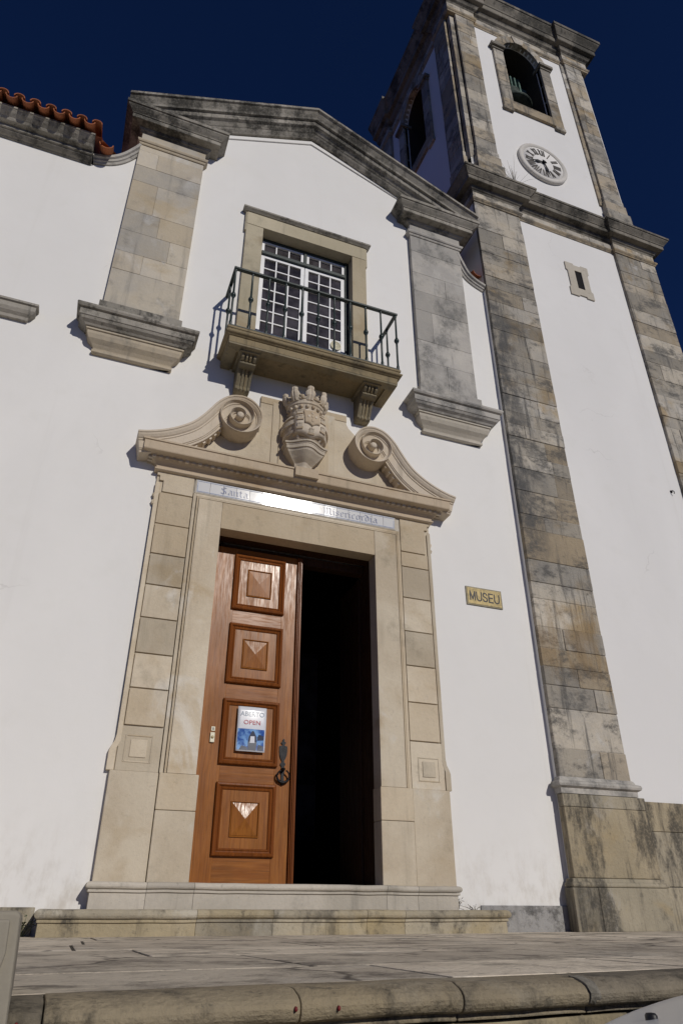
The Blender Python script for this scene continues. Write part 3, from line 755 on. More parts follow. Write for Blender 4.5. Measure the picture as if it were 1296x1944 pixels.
# architrave around the door
mb = MB()
ax0, ax1 = 0.756, mirror(.756); jx0, jx1 = 1.046, 2.672; lz = 3.250; lt = 3.592
for (o, d) in ((0.0, .048), (.030, .040), (.036, .060), (.052, .050), (.058, .064)):
    nx = {0.0: .029, .030: .0055, .036: .0155, .052: .0055}.get(o, jx0-.756-.058)
    a, b = ax0+o, ax0+o+nx
    mb.box(a, b, -d, .10, .986, lt-o)
    mb.box(mirror(b) if o < .058 else jx1, mirror(a), -d, .10, .986, lt-o)
    if o < .058: mb.box(b, mirror(b), -d+.0007, .10, lt-o-nx, lt-o-.0007)
    else: mb.box(b+.002, jx1-.002, -d+.003, .10, lz, lt-o)
mb.build('architrave', M['portal'], por, bevel=0.003)
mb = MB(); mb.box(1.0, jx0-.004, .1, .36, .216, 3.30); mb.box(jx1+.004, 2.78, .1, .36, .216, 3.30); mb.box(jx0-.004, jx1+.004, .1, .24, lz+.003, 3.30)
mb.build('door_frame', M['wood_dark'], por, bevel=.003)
mb = MB(); mb.box(.754, mirror(.754), -.036, 0, 3.595, 3.77); mb.build('frieze', M['sill'], por)
# cornice
mb = MB()
cprof = [(-.03, 3.757), (.02, 3.757), (.036, 3.767), (.036, 3.782), (.022, 3.790), (.022, 3.807), (.03, 3.825), (.05, 3.843), (.075, 3.855), (.09, 3.868), (.09, 3.881), (.172, 3.886), (.177, 3.895), (.177, 3.982), (.189, 3.987), (.189, 4.005), (-.03, 4.007)]
mb.mould([(.390, 0), (.390, -.048), (mirror(.390), -.048), (mirror(.390), 0)], cprof)
x = .31
while x < mirror(.31)-.03:
    mb.box(x, x+.034, -.150, -.09, 3.856, 3.884); x += .0635
for sgn in (0, 1):
    for yy in (-.02, -.075, -.13):
        a, b = .275, .335
        if sgn: a, b = mirror(b), mirror(a)
        mb.box(a, b, yy, yy+.034, 3.852, 3.883)
mb.build('cornice', M['carve'], por)
# tympanum
mb = MB()
mb.prism([(.64, 3.94), (3.09, 3.94), (2.82, 4.32), (2.54, 4.46), (2.52, 4.62), (2.47, 4.76), (2.40, 4.83), (2.375, 4.88), (2.375, 5.0), (1.36, 5.0), (1.36, 4.5), (.93, 4.34)], -.03, 0)
mb.box(1.50, 2.23, -.042, -.02, 3.99, 4.94); mb.box(1.362, 2.373, -.038, -.02, 4.905, 4.995)
mb.box(1.58, 2.15, -.055, -.03, 3.99, 4.90)
mb.build('tympanum', M['portal'], por, bevel=0.006)
# scrolls
def scroll(m):
    c = (1.112, 4.520)
    outer = smooth_pts([(.137, 4.050), (.243, 4.075), (.38, 4.126), (.507, 4.195), (.628, 4.284), (.709, 4.377), (.785, 4.489), (.851, 4.595), (.932, 4.686), (1.013, 4.737), (1.104, 4.757)], 4)
    pts = list(outer); sc = [(1, 1)]*len(pts)
    N = 96; turns = 2.3
    key = [(0, .237), (.25, .232), (.5, .224), (.75, .212), (1.0, .176), (1.25, .142), (1.5, .126), (1.75, .110), (2.0, .080), (2.3, .045)]
    for i in range(1, N+1):
        tt = turns*i/N; th = math.pi/2 - 2*math.pi*tt
        for (t0, r0), (t1, r1) in zip(key, key[1:]):
            if t0 <= tt <= t1 + 1e-6: r = r0 + (r1-r0)*(tt-t0)/(t1-t0)
        tq = min(1, tt/0.55); tq = tq*tq*(3-2*tq)
        width = (1-tq)*0.20 + tq*(.052 if tt < 1 else .052-.022*(tt-1)/1.3)
        pts.append((c[0]+r*math.cos(th), c[1]+r*math.sin(th))); sc.append((width/0.20, 1-.03*tq))
    prof = [(0, .0), (0, .255), (.018, .255), (.024, .246), (.04, .240), (.062, .225), (.072, .212), (.084, .212), (.09, .202), (.165, .192), (.17, .182), (.178, .182), (.182, .172), (.2, .168), (.2, .0)]
    if m: pts = [(mirror(x), z) for x, z in pts]; prof = [(-u, d) for u, d in prof]
    prof = [(-u, d) for u, d in prof]
    mb = MB(); mb.mould_xz(pts, prof, scale=sc, smooth=False)
    cx = mirror(c[0]) if m else c[0]
    mb.lathe([(.208, 0), (.208, -.160), (.195, -.165), (.001, -.165)], (cx, 0, c[1]), 'y', 40)
    mb.lathe([(.040, -.12), (.038, -.232), (.028, -.245), (.001, -.25)], (cx-.002, 0, c[1]), 'y', 18)
    # dentils along the soffit of the rising part
    for i in range(12, len(outer)-9, 2):
        a = Vector(outer[i]); b = Vector(outer[i+1]); dd = (b-a).normalized(); nn = Vector((dd.y, -dd.x))
        q0 = a + nn*.198; q1 = q0 + dd*.03; q2 = q1 + nn*.02; q3 = q0 + nn*.02
        pl = [tuple(q) for q in (q0, q1, q2, q3)]
        if m: pl = [(mirror(x), z) for x, z in pl]
        mb.prism(pl, -.14, -.04)
    return mb.build('scroll', M['carve'], por, bevel=0.002, seg=1)
scroll(False); scroll(True)

# ------------------------------------------------------------------ coat of arms
arms = empty('coat_of_arms', (0, 0, 0), church); arms.location = (0, 0, 3.9+.12)
AX = 1.845
def ell(z, rx, ry, n=28, p=2.0, cy=0.0):
    out = []
    for k in range(n):
        a = 2*math.pi*k/n; ca, sa = math.cos(a), math.sin(a)
        out.append((AX+rx*abs(ca)**(2/p)*(1 if ca >= 0 else -1), cy+ry*abs(sa)**(2/p)*(1 if sa >= 0 else -1), z))
    return out
mb = MB()
mb.box(AX-.125, AX+.125, -.262, 0, 3.905, 4.010)
def bow(z, rx, ry):
    out = [(AX-rx, 0, z)]
    for q in range(17):
        u = -1+q/8
        out.append((AX+rx*u, -ry*(.66+.34*(.5+.5*math.cos(math.pi*u))), z))
    return out + [(AX+rx, 0, z)]
mb.rings([bow(z, rx, ry) for z, rx, ry in ((4.008, .135, .235), (4.024, .135, .235), (4.032, .105, .20), (4.06, .092, .17), (4.10, .092, .165), (4.135, .10, .175), (4.18, .145, .225), (4.235, .19, .275), (4.258, .20, .285), (4.262, .212, .298), (4.298, .215, .30), (4.302, .222, .306), (4.314, .222, .306), (4.318, .236, .322), (4.336, .238, .324), (4.346, .228, .31))], smooth=False)
mb.build('pedestal', M['carve'], arms)
GC = Vector((AX, -.115, 4.520)); GR = .248
mb = MB()
rings = []
for i in range(1, 24):
    ph = math.pi*i/24
    rings.append([(GC.x+GR*.98*math.sin(ph)*math.cos(2*math.pi*k/40), GC.y+GR*.98*math.sin(ph)*math.sin(2*math.pi*k/40), GC.z-GR*.98*math.cos(ph)) for k in range(40)])
mb.rings(rings, smooth=True)
def ring(n, off, half, lift=.012):
    n = Vector(n).normalized(); a = n.orthogonal().normalized(); b = n.cross(a); rs = []
    for k in range(48):
        t = 2*math.pi*k/48; e = a*math.cos(t)+b*math.sin(t); row = []
        for h, l in ((-half, -.02), (-half, lift), (half, lift), (half, -.02)):
            h2 = off+h; rr = math.sqrt(max(1e-5, GR*GR-h2*h2)); row.append(GC + n*h2 + e*(rr+l))
        rs.append(row)
    mb.rings(rs, closed=True)
for n, off, half in (((0, .1, 1), 0, .028), ((0, .1, 1), .11, .012), ((0, .1, 1), -.11, .012), ((.25, .2, 1), .02, .012), ((1, .25, 0), 0, .014), ((1, -.9, 0), .02, .012), ((-1, -.9, 0), .02, .012), ((0, .1, 1), .19, .01), ((0, .1, 1), -.19, .01)): ring(n, off, half)
mb.build('globe', M['carve'], arms)
def on_globe(x, z, lift):
    q = (GR+lift)**2 - x*x - (z*0.98)**2
    return Vector((GC.x+x, GC.y-math.sqrt(max(q, 1e-4)), GC.z+z))
def shield_patch(mb, w, zt, zs, zc, lift, th, n=14):
    """shield with a straight top and a bottom edge of two lobes meeting in a point"""
    def bot(u):
        a = abs(u); return zs - .028*math.sin(math.pi*min(1, a*1.0))**1 * 1.0 - (zc)*(1-a)**2.2 + .03*math.sin(math.pi*a)
    vs = []; fs = []
    for l in (lift, lift-th):
        for i in range(n+1):
            u = -1+2*i/n
            for j in range(9):
                z = zt + (bot(u)-zt)*j/8
                vs.append(on_globe(u*w*(1-.05*(j/8)), z, l))
    K = (n+1)*9
    for i in range(n):
        for j in range(8):
            a = i*9+j; fs.append((a, a+1, a+10, a+9)); fs.append((K+a, K+a+9, K+a+10, K+a+1))
    for i in range(n):
        for j in (0, 8): a = i*9+j; fs.append((a, a+9, K+a+9, K+a))
    for i in (0, n):
        for j in range(8): a = i*9+j; fs.append((a, K+a, K+a+1, a+1))
    mb.add(vs, fs, True)
mb = MB()
shield_patch(mb, .178, .19, -.135, .06, .022, .05)
shield_patch(mb, .170, .185, -.125, .055, .030, .05)
mb.build('shield', M['carve'], arms)
mb = MB()
shield_patch(mb, .088, .165, -.03, .035, .042, .03, 12)
for dx, dz in ((0, .11), (0, .055), (0, 0.0), (-.04, .055), (.04, .055)):  # five small escutcheons
    a = [on_globe(dx+u, dz+v, .047) for u, v in ((-.013, .018), (.013, .018), (.013, -.006), (0, -.02), (-.013, -.006))]
    b = [on_globe(dx+u, dz+v, .038) for u, v in ((-.013, .018), (.013, .018), (.013, -.006), (0, -.02), (-.013, -.006))]
    mb.add(a+b, [(0, 1, 2, 3, 4), (0, 5, 6, 1), (1, 6, 7, 2), (2, 7, 8, 3), (3, 8, 9, 4), (4, 9, 5, 0)])
mb.build('escutcheon', M['carve'], arms)
for dx, dz in ((-.128, .135), (-.128, .045), (-.128, -.06), (.128, .135), (.128, .045), (.128, -.06), (0, -.115)):  # castles on the border
    mb = MB()
    for (u0, u1, v0, v1, l) in ((-.032, .032, -.035, -.018, .043), (-.024, .024, -.018, .018, .040), (-.026, -.012, .018, .03, .042), (-.006, .006, .018, .034, .044), (.012, .026, .018, .03, .042)):
        a = [on_globe(dx+u, dz+v, l) for u, v in ((u0, v0), (u1, v0), (u1, v1), (u0, v1))]
        b = [on_globe(dx+u, dz+v, .02) for u, v in ((u0, v0), (u1, v0), (u1, v1), (u0, v1))]
        mb.add(a+b, [(0, 1, 2, 3), (0, 4, 5, 1), (1, 5, 6, 2), (2, 6, 7, 3), (3, 7, 4, 0)])
    mb.build('castle', M['carve'], arms)
mb = MB()
CC = (AX, -.13); CZ0 = .045
KX, KY = .84, .80
def cr(z, r): return [(CC[0]+r*KX*math.cos(2*math.pi*k/36), CC[1]+r*KY*math.sin(2*math.pi*k/36), z) for k in range(36)]
mb.rings([cr(4.725, .19), cr(4.725, .205), cr(4.74, .216), cr(4.75, .209), cr(4.80, .232), cr(4.81, .248), cr(4.825, .250), cr(4.83, .238), cr(4.865, .252), cr(4.865, .215), cr(4.75, .17)], smooth=False, caps=True)
for k in range(18):
    a = 2*math.pi*k/18; mb.lathe([(.001, -.022), (.016, -.015), (.021, 0), (.016, .015), (.001, .022)], (CC[0]+.226*KX*math.cos(a), CC[1]+.226*KY*math.sin(a), 4.777), 'z', 6)
for k in range(8):
    a = 2*math.pi*k/8 - .06; ca, sa = math.cos(a), math.sin(a)
    def leaf(rad, z, w): return Vector((CC[0]+rad*KX*ca - sa*w, CC[1]+rad*KY*sa + ca*w, z))
    rows = [(.236, 4.85, .050), (.256, 4.875, .042), (.274, 4.90, .052), (.284, 4.93, .058), (.290, 4.955, .048), (.282, 4.968, .034), (.288, 4.982, .040), (.288, 5.008, .038), (.280, 5.018, .020)]
    rs = []
    for rad, z, w in rows:
        rs.append([leaf(rad+.010, z, -w*.8), leaf(rad+.026, z, -w*.3), leaf(rad+.014, z, 0), leaf(rad+.026, z, w*.3), leaf(rad+.010, z, w*.8), leaf(rad-.008, z, w), leaf(rad-.045, z, w*.6), leaf(rad-.045, z, -w*.6), leaf(rad-.008, z, -w)])
    mb.rings(rs, smooth=False)
    a2 = 2*math.pi*(k+.5)/8 - .06  # small pearl between leaves
    mb.lathe([(.001, -.035), (.020, -.03), (.026, 0), (.018, .02), (.001, .026)], (CC[0]+.25*KX*math.cos(a2), CC[1]+.25*KY*math.sin(a2), 4.893), 'z', 8)
    pts = [Vector((CC[0]+.256*KX*math.cos(2*math.pi*(k+t)/8 - .06), CC[1]+.256*KY*math.sin(2*math.pi*(k+t)/8 - .06), 4.895-.026*math.sin(math.pi*t))) for t in (0, .2, .4, .6, .8, 1)]
    mb.tube(pts, .011, 6)
    pts = [Vector((CC[0]+q*KX*math.cos(a), CC[1]+q*KY*math.sin(a), z)) for q, z in ((.27, 4.965), (.20, 4.99), (.12, 4.985), (.03, 4.95))]
    mb.tube(pts, [.018, .016, .016, .016], 6)   # arch running back from each leaf
mb.box(AX-.05, AX+.05, -.30, -.1, 4.68, 4.74)
mb.build('crown', M['carve'], arms)

# ------------------------------------------------------------------ door
YD = .20
def panel_parts(parent, z0, z1, x0, x1, py, h=.05):
    mb = MB()
    w = .034
    pts = [(x0, z0), (x0, z1), (x1, z1), (x1, z0)]
    mb.mould_xz(pts, [(-u, d-YD) for u, d in ((0, 0), (0, .022), (.006, .030), (.020, .034), (.028, .028), (.030, .020), (.040, .016), (.048, .022), (.056, .018), (.062, .006), (.062, -.01), (.0, -.01))], closed=True)
    p = mb.build('panel_moulding', M['wood_mould'], parent)
    iz = .135*(z1-z0)/.57 + .01; ixm = .137
    a0, a1, b0, b1 = x0+ixm, x1-ixm-.0, z0+iz, z1-iz
    mb = MB()
    mb.box(x0+.055, x1-.055, YD-.010, YD+.01, z0+.055, z1-.055)
    mb.mould_xz([(a0, b0), (a0, b1), (a1, b1), (a1, b0)], [(-u, d-YD) for u, d in ((0, .004), (0, .020), (.006, .022), (.012, .014), (.012, .004))], closed=True)
    i = .014
    mb.add([(a0+i, YD-.014, b0+i), (a1-i, YD-.014, b0+i), (a1-i, YD-.014, b1-i), (a0+i, YD-.014, b1-i), ((a0+a1)/2, YD-.014-h, (b0+b1)/2)], [(0, 1, 4), (1, 2, 4), (2, 3, 4), (3, 0, 4), (0, 3, 2, 1)])
    mb.build('panel', M['wood'], parent)
door = empty('door', (0, 0, 0), church); door.location = (0, 0, .22+.12)
mb = MB()
PX0, PX1 = 1.268, 1.788
PZ = [(.418, .982), (1.128, 1.688), (1.832, 2.402), (2.545, 3.122)]
mb.box(1.048, PX0+.02, YD, YD+.05, .22, 3.19); mb.box(PX1-.02, 1.935, YD, YD+.05, .22, 3.19)
mb.build('stile', M['wood'], door, bevel=0.003)
mb = MB()
for a, b in ((.22, .43), (.97, 1.14), (1.675, 1.845), (2.39, 2.555), (3.11, 3.19)): mb.box(PX0+.02, PX1-.02, YD+.002, YD+.05, a, b)
mb.box(PX0, PX1, YD+.02, YD+.045, .3, 3.15)
mb.build('door_rail', M['wood_h'], door)
for (z0, z1), hh in zip(PZ, (.022, .014, .013, .008)): panel_parts(door, z0, z1, PX0, PX1, YD, hh)
mb = MB()
mb.prism([(1.915, .22), (1.915, 3.185), (1.965, 3.185), (1.965, .22)], YD-.025, YD+.06)
for x, d in ((1.922, .034), (1.936, .040), (1.951, .034)): mb.box(x-.004, x+.005, YD-d, YD-.02, .222, 3.18)
mb.build('astragal', M['wood_mould'], door, bevel=0.003)
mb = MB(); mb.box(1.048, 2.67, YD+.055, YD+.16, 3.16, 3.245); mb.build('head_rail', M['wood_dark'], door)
# wrought iron knocker
kn = MB(); kx = 1.842; kz = 0
out = [(0, 1.378), (.010, 1.366), (.008, 1.354), (.020, 1.348), (.022, 1.338), (.010, 1.330), (.012, 1.318), (.024, 1.314), (.036, 1.312), (.036, 1.27), (.032, 1.235), (.022, 1.205), (.012, 1.19), (.011, 1.178), (.022, 1.165), (.024, 1.152), (.013, 1.142), (.009, 1.118), (.018, 1.108), (.014, 1.085), (.012, 1.06), (.014, 1.02), (.010, 1.005), (0, .992)]
pl = [(kx+a, z) for a, z in out] + [(kx-a, z) for a, z in out[1:-1][::-1]]
kn.prism(pl, YD-.012, YD)
ringp = []
for k in range(21):
    a = R(112) + R(316)*k/20; rr = .052
    ringp.append((kx+.056*math.cos(a), YD-.035-.012*math.sin(a), 1.055+.050*math.sin(a)))
kn.tube(ringp, [.007+.006*max(0, -math.sin(R(112)+R(316)*k/20)) for k in range(21)], 8)
kn.lathe([(.001, -.06), (.012, -.055), (.014, -.02), (.02, 0)], (kx, YD, 1.112), 'y', 10)
kn.lathe([(.001, -.03), (.014, -.026), (.016, 0)], (kx, YD, 1.0), 'y', 10)
kn.build('knocker', M['iron'], door)
# the other leaf stands open inside
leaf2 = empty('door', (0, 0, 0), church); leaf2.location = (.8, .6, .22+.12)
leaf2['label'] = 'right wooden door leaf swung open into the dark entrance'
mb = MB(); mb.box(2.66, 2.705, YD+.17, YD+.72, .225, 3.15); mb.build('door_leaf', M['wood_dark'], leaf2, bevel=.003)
# vestibule
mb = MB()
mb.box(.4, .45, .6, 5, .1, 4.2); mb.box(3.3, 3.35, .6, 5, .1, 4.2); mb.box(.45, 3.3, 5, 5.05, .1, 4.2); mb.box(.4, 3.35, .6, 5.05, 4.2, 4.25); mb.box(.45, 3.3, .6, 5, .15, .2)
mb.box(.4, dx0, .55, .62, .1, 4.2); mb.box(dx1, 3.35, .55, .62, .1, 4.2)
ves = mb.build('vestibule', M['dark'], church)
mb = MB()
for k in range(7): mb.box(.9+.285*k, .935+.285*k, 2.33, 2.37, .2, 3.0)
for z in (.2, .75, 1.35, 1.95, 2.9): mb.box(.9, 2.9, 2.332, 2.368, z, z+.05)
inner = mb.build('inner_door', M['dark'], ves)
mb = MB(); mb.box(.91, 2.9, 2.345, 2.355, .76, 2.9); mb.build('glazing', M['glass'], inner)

# ================================================================== TOWER
tower = tag(empty('bell_tower', (6.37, 1.7, -.12)), 'tall white bell tower with stone corner pilasters right of the church front', 'tower')
lx0, lx1, ly0, ly1 = 4.55, 8.18, -.05, 3.58
LC = ((lx0+lx1)/2, (ly0+ly1)/2)
ux0, ux1, uy0, uy1 = 4.67, 7.96, -.03, 3.26
UC = ((ux0+ux1)/2, (uy0+uy1)/2)
def rot_left(c):
    return lambda p: Vector((c[0]+(p.y-c[1]), c[1]-(p.x-c[0]), p.z))
mb = MB(); mb.box(lx0, lx1, ly0, ly1, -.13, 10.3)
mb.build('lower_wall', M['tower_plaster'], tower)
pw = .855
def lower_pier(x0, x1, xf=None, nm='corner_pilaster', full=True):
    p = empty(nm, (0, 0, 0), tower)
    mb = MB(xf)
    blocks(mb, x0, x1, -.10, -.04, 1.16, 9.92, (.20, .24, .28, .33, .40), .38, .003, .006)
    mb.build('shaft', M['ashlar'], p, bevel=0.008)
    if full:
        mb = MB(xf)
        e = .001
        mb.mould([(x0, -.03), (x0, -.10), (x1, -.10), (x1, -.03)], [(-.03, 1.02), (.03, 1.02), (.032, 1.07), (.045, 1.075), (.062, 1.085), (.068, 1.105), (.062, 1.125), (.04, 1.135), (.026, 1.14), (.022, 1.158), (.008, 1.175), (-.03, 1.178)])
        mb.build('base_moulding', M['pilaster_grey'], p)
        mb = MB(xf)
        mb.box(x0-.022, x1+.11, -.125, -.04, .902, 1.018)
        w = x1-x0
        mb.box(x0-.022, x1+.12, -.128, -.04, .30, .90)
        mb.mould([(x0-.04, -.03), (x0-.04, -.13), (x1+.13, -.13), (x1+.13, -.03)], [(-.02, .225), (.03, .225), (.034, .24), (.03, .26), (.012, .27), (.01, .295), (-.02, .30)])
        mb.box(x0-.085, x0+.19, -.165, -.04, -.125, .222); mb.box(x0+.194, x1+.145, -.163, -.04, -.125, .223)
        mb.build('plinth', M['plinth'], p, bevel=0.008)
    return p
lower_pier(4.55, 5.405)
lower_pier(7.325, 8.18)
lower_pier(4.55+.0, 5.36, rot_left(LC)).name = 'corner_pilaster'
# stone dado between the piers
mb = MB()
for i, (a, b) in enumerate(((5.53, 6.3), (6.303, 7.3))):
    mb.box(a, b, -.085, -.04, .24, .72); mb.box(a, b, -.085, -.04, .723, .995); mb.box(a, b+.0, -.10, -.04, -.125, .235)
mb.build('dado', M['plinth'], tower, bevel=.006)
# string course
def breaks(x0, x1, y0, y1, pa, d):
    """plan outline of three sides with pilaster breaks (left side back to front, then front, then right side)"""
    P = [(x0-d, y1), (x0-d, y1-pa), (x0, y1-pa), (x0, y0+pa), (x0-d, y0+pa), (x0-d, y0-d), (x0+pa, y0-d), (x0+pa, y0), (x1-pa, y0), (x1-pa, y0-d), (x1+d, y0-d), (x1+d, y0+pa), (x1+d, y1)]
    return P
brk = breaks(lx0+.05, lx1-.05, ly0, ly1, .805, .05)
mb = MB()
mb.mould(brk, [(-.05, 9.87), (.012, 9.87), (.02, 9.89), (.03, 9.90), (.042, 9.92), (.042, 9.935), (-.05, 9.94)])
mb.mould(brk, [(-.05, 9.935), (.008, 9.938), (.008, 10.12), (-.05, 10.12)])
mb.build('frieze', M['ashlar'], tower)
mb = MB()
mb.mould(brk, [(-.3, 10.10), (.012, 10.10), (.02, 10.125), (.042, 10.14), (.055, 10.165), (.060, 10.17), (.060, 10.19), (.150, 10.20), (.155, 10.21), (.155, 10.275), (.166, 10.28), (.172, 10.295), (.198, 10.33), (.226, 10.365), (.230, 10.38), (.245, 10.385), (.245, 10.43), (-.3, 10.45)])
mb.build('string_course', M['tower_cornice'], tower)
# upper stage walls with real bell openings
OX = 6.285
def upper_face(xf, opening=True):
    mb = MB(xf); y0, y1 = uy0, uy0+.55
    a, b, zs, zp, r = OX-.455, OX+.435, 13.52, 15.33, .445
    cx = (a+b)/2
    if not opening:
        mb.box(ux0, ux1, y0, y1, 10.4, 16.4); return mb
    mb.box(ux0, a, y0, y1, 10.4, 16.4); mb.box(b, ux1, y0, y1, 10.4, 16.4); mb.box(a, b, y0, y1, 10.4, zs)
    arc = [(cx+r*math.cos(math.pi*k/16), zp+(16-15.33-.12)*math.sin(math.pi*k/16)) for k in range(17)]
    mb.prism([(b, zp)] + arc[1:-1] + [(a, zp), (a, 16.4), (b, 16.4)], y0, y1)
    return mb
XL = rot_left(UC)
o = upper_face(None).build('upper_wall', M['tower_plaster'], tower)
ul = upper_face(XL).build('upper_wall', M['tower_plaster'], tower)
mb = MB(); mb.box(ux1-.55, ux1-.002, uy0+.55, uy1, 10.4, 16.4); mb.box(ux0+.55, ux1-.55, uy1-.55, uy1, 10.4, 16.4); mb.box(ux0, ux1, uy0, uy1, 16.4, 16.6)
mb.build('upper_wall', M['tower_plaster'], tower)
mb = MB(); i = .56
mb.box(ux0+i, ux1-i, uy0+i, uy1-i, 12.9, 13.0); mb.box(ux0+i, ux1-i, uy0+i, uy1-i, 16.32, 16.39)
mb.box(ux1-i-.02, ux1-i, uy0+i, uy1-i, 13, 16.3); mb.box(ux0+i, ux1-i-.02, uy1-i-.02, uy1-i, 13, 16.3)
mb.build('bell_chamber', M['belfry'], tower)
def bell_frame(xf):
    mb = MB(xf); yf, yb = uy0-.05, uy0+.06
    a, b, zs, zp = OX-.455, OX+.435, 13.52, 15.33; cx = (a+b)/2; hgt = .55; r = .445; wj = .235
    def jb(x0, x1):
        z = zs
        for h in (.62, .55, .70): mb.box(x0, x1, yf+random.uniform(-.003, .003), yb, z, min(z+h, zp)-.003); z += h
    jb(a-wj, a); jb(b, b+wj)
    mb.box(a-wj-.0, b+wj, yf-.002, yb, zs-.26, zs-.003)
    mb.box(a-wj-.02, a-.03, yf-.004, yb, zs-.36, zs-.26); mb.box(b+.03, b+wj+.02, yf-.004, yb, zs-.36, zs-.26)
    N = 14
    for k in range(N):
        t0, t1 = math.pi*k/N, math.pi*(k+1)/N
        if k in (6, 7): continue
        pts = [(cx+(r+q)*math.cos(t), zp+(hgt+q*1.0)*math.sin(t)) for t, q in ((t0, 0), (t0, .205), (t1, .205), (t1, 0))]
        mb.prism(pts, yf, yb)
    t0, t1 = math.pi*6/N, math.pi*8/N
    mb.prism([(cx+(r+q)*math.cos(t), zp+(hgt+q)*math.sin(t)) for t, q in ((t0, -.01), (t0, .24), (t1, .24), (t1, -.01))], yf-.02, yb)
    f = mb.build('bell_opening', M['ashlar'], tower, bevel=.006)
    # lining of the reveal and inner wall face, coloured dark in place of shade
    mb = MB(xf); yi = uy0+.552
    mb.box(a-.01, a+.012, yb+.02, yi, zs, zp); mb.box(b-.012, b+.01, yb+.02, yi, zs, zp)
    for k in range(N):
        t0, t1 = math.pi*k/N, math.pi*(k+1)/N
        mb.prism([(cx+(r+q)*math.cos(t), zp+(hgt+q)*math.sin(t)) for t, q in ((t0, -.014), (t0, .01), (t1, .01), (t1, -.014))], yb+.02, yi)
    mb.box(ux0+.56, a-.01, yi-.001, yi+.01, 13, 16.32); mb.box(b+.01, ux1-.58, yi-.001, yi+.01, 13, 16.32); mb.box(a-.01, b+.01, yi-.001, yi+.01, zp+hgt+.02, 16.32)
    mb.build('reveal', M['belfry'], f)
    for x0, x1 in ((a-wj-.06, a+.03), (b-.03, b+wj+.06)):
        mb = MB(xf)
        mb.box(x0+.03, x1-.03, yf-.02, yb+.1, zp-.06, zp); mb.box(x0, x1, yf-.06, yb+.1, zp, zp+.09); mb.box(x0+.012, x1-.012, yf-.05, yb+.09, zp+.09, zp+.105)
        mb.build('impost', M['tower_cornice'], f, bevel=.008)
bell_frame(None); bell_frame(XL)
def upper_pil(xf, side):
    p = empty('upper_pilaster', (0, 0, 0), tower)
    mb = MB(xf)
    if side == 0: a, b = ux0+.10, ux0+.525; lo, hi = a, b+.03
    else: a, b = ux1-.525, ux1-.10; lo, hi = a-.085, b
    blocks(mb, a, b, uy0-.07, uy0+.02, 11.45, 15.98, (.3, .38, .45, .52), .25, .004, .004)
    blocks(mb, lo, hi, uy0-.028, uy0+.02, 11.2, 15.98, (.5, .6, .8), 0, .004, .002)
    mb.build('shaft', M['ashlar'], p, bevel=.006)
    mb = MB(xf)
    mb.box(a-.05, b+.06, uy0-.115, uy0+.02, 10.44, 11.05); mb.box(a-.03, b+.03, uy0-.095, uy0+.02, 11.053, 11.30); mb.box(a-.012, b+.012, uy0-.082, uy0+.02, 11.303, 11.447)
    mb.build('base', M['ashlar'], p, bevel=.01)
upper_pil(None, 0); upper_pil(None, 1); upper_pil(XL, 1); upper_pil(XL, 0)
mb = MB(); mb.box(ux0+.5, ux1-.5, uy0-.03, uy0+.02, 10.44, 10.72); mb.box(ux0-.03, ux0+.02, uy0+.5, uy1-.5, 10.44, 10.72)
mb.build('base_course', M['pilaster'], tower, bevel=.006)
mb = MB(); blocks(mb, ux0-.004, ux0+.098, uy0-.006, uy0+.05, 11.2, 15.98, (.4, .5), 0, .004, .002)
for z in range(11): mb.box(ux0-.006, ux0+.03, uy0+.052, uy0+.10, 11.2+z*.434, 11.2+z*.434+.43)
mb.build('corner_stone', M['ashlar'], tower, bevel=.005)
# top cornice
ubrk = breaks(ux0+.0, ux1-.0, uy0, uy1, .54, .07)
mb = MB()
mb.mould(ubrk, [(-.05, 15.92), (.012, 15.92), (.02, 15.95), (.035, 15.965), (.045, 15.99), (.045, 16.01), (-.05, 16.015)])
mb.mould(ubrk, [(-.05, 16.012), (.012, 16.014), (.012, 16.29), (-.05, 16.29)])
mb.build('upper_frieze', M['ashlar'], tower)
mb = MB()
mb.mould(ubrk, [(-.3, 16.26), (.015, 16.26), (.03, 16.30), (.07, 16.33), (.09, 16.38), (.10, 16.39), (.10, 16.42), (.18, 16.44), (.19, 16.455), (.19, 16.58), (.205, 16.59), (.213, 16.62), (.246, 16.68), (.282, 16.745), (.286, 16.77), (.305, 16.78), (.305, 16.87), (-.3, 16.90)])
mb.build('top_cornice', M['tower_cornice'], tower)
mb = MB(); mb.box(ux0-.1, ux1+.1, uy0-.1, uy1+.1, 16.9, 17.05); mb.build('roof_slab', M['tower_cornice'], tower)
# slit window
mb = MB(); yt = ly0
cx, z0, z1 = 6.395, 8.46, 9.20
pl = [(6.17, 8.46), (6.33, 8.46), (6.34, 8.49), (6.47, 8.49), (6.48, 8.46), (6.615, 8.46), (6.615, 8.62), (6.585, 8.64), (6.585, 9.02), (6.615, 9.04), (6.615, 9.20), (6.48, 9.20), (6.47, 9.17), (6.34, 9.17), (6.33, 9.20), (6.17, 9.20), (6.17, 9.03), (6.20, 9.01), (6.20, 8.65), (6.17, 8.63)]
sx0, sx1, sz0, sz1 = 6.335, 6.468, 8.64, 9.045
mb.prism([p for p in pl if p[0] <= 6.34][::1] and [(6.17, 8.46), (6.33, 8.46), (sx0, 8.49), (sx0, 9.17), (6.33, 9.20), (6.17, 9.20), (6.17, 9.03), (6.20, 9.01), (6.20, 8.65), (6.17, 8.63)], yt-.02, yt)
mb.prism([(sx1, 8.49), (6.48, 8.46), (6.615, 8.46), (6.615, 8.62), (6.585, 8.64), (6.585, 9.02), (6.615, 9.04), (6.615, 9.20), (6.48, 9.20), (sx1, 9.17)], yt-.02, yt)
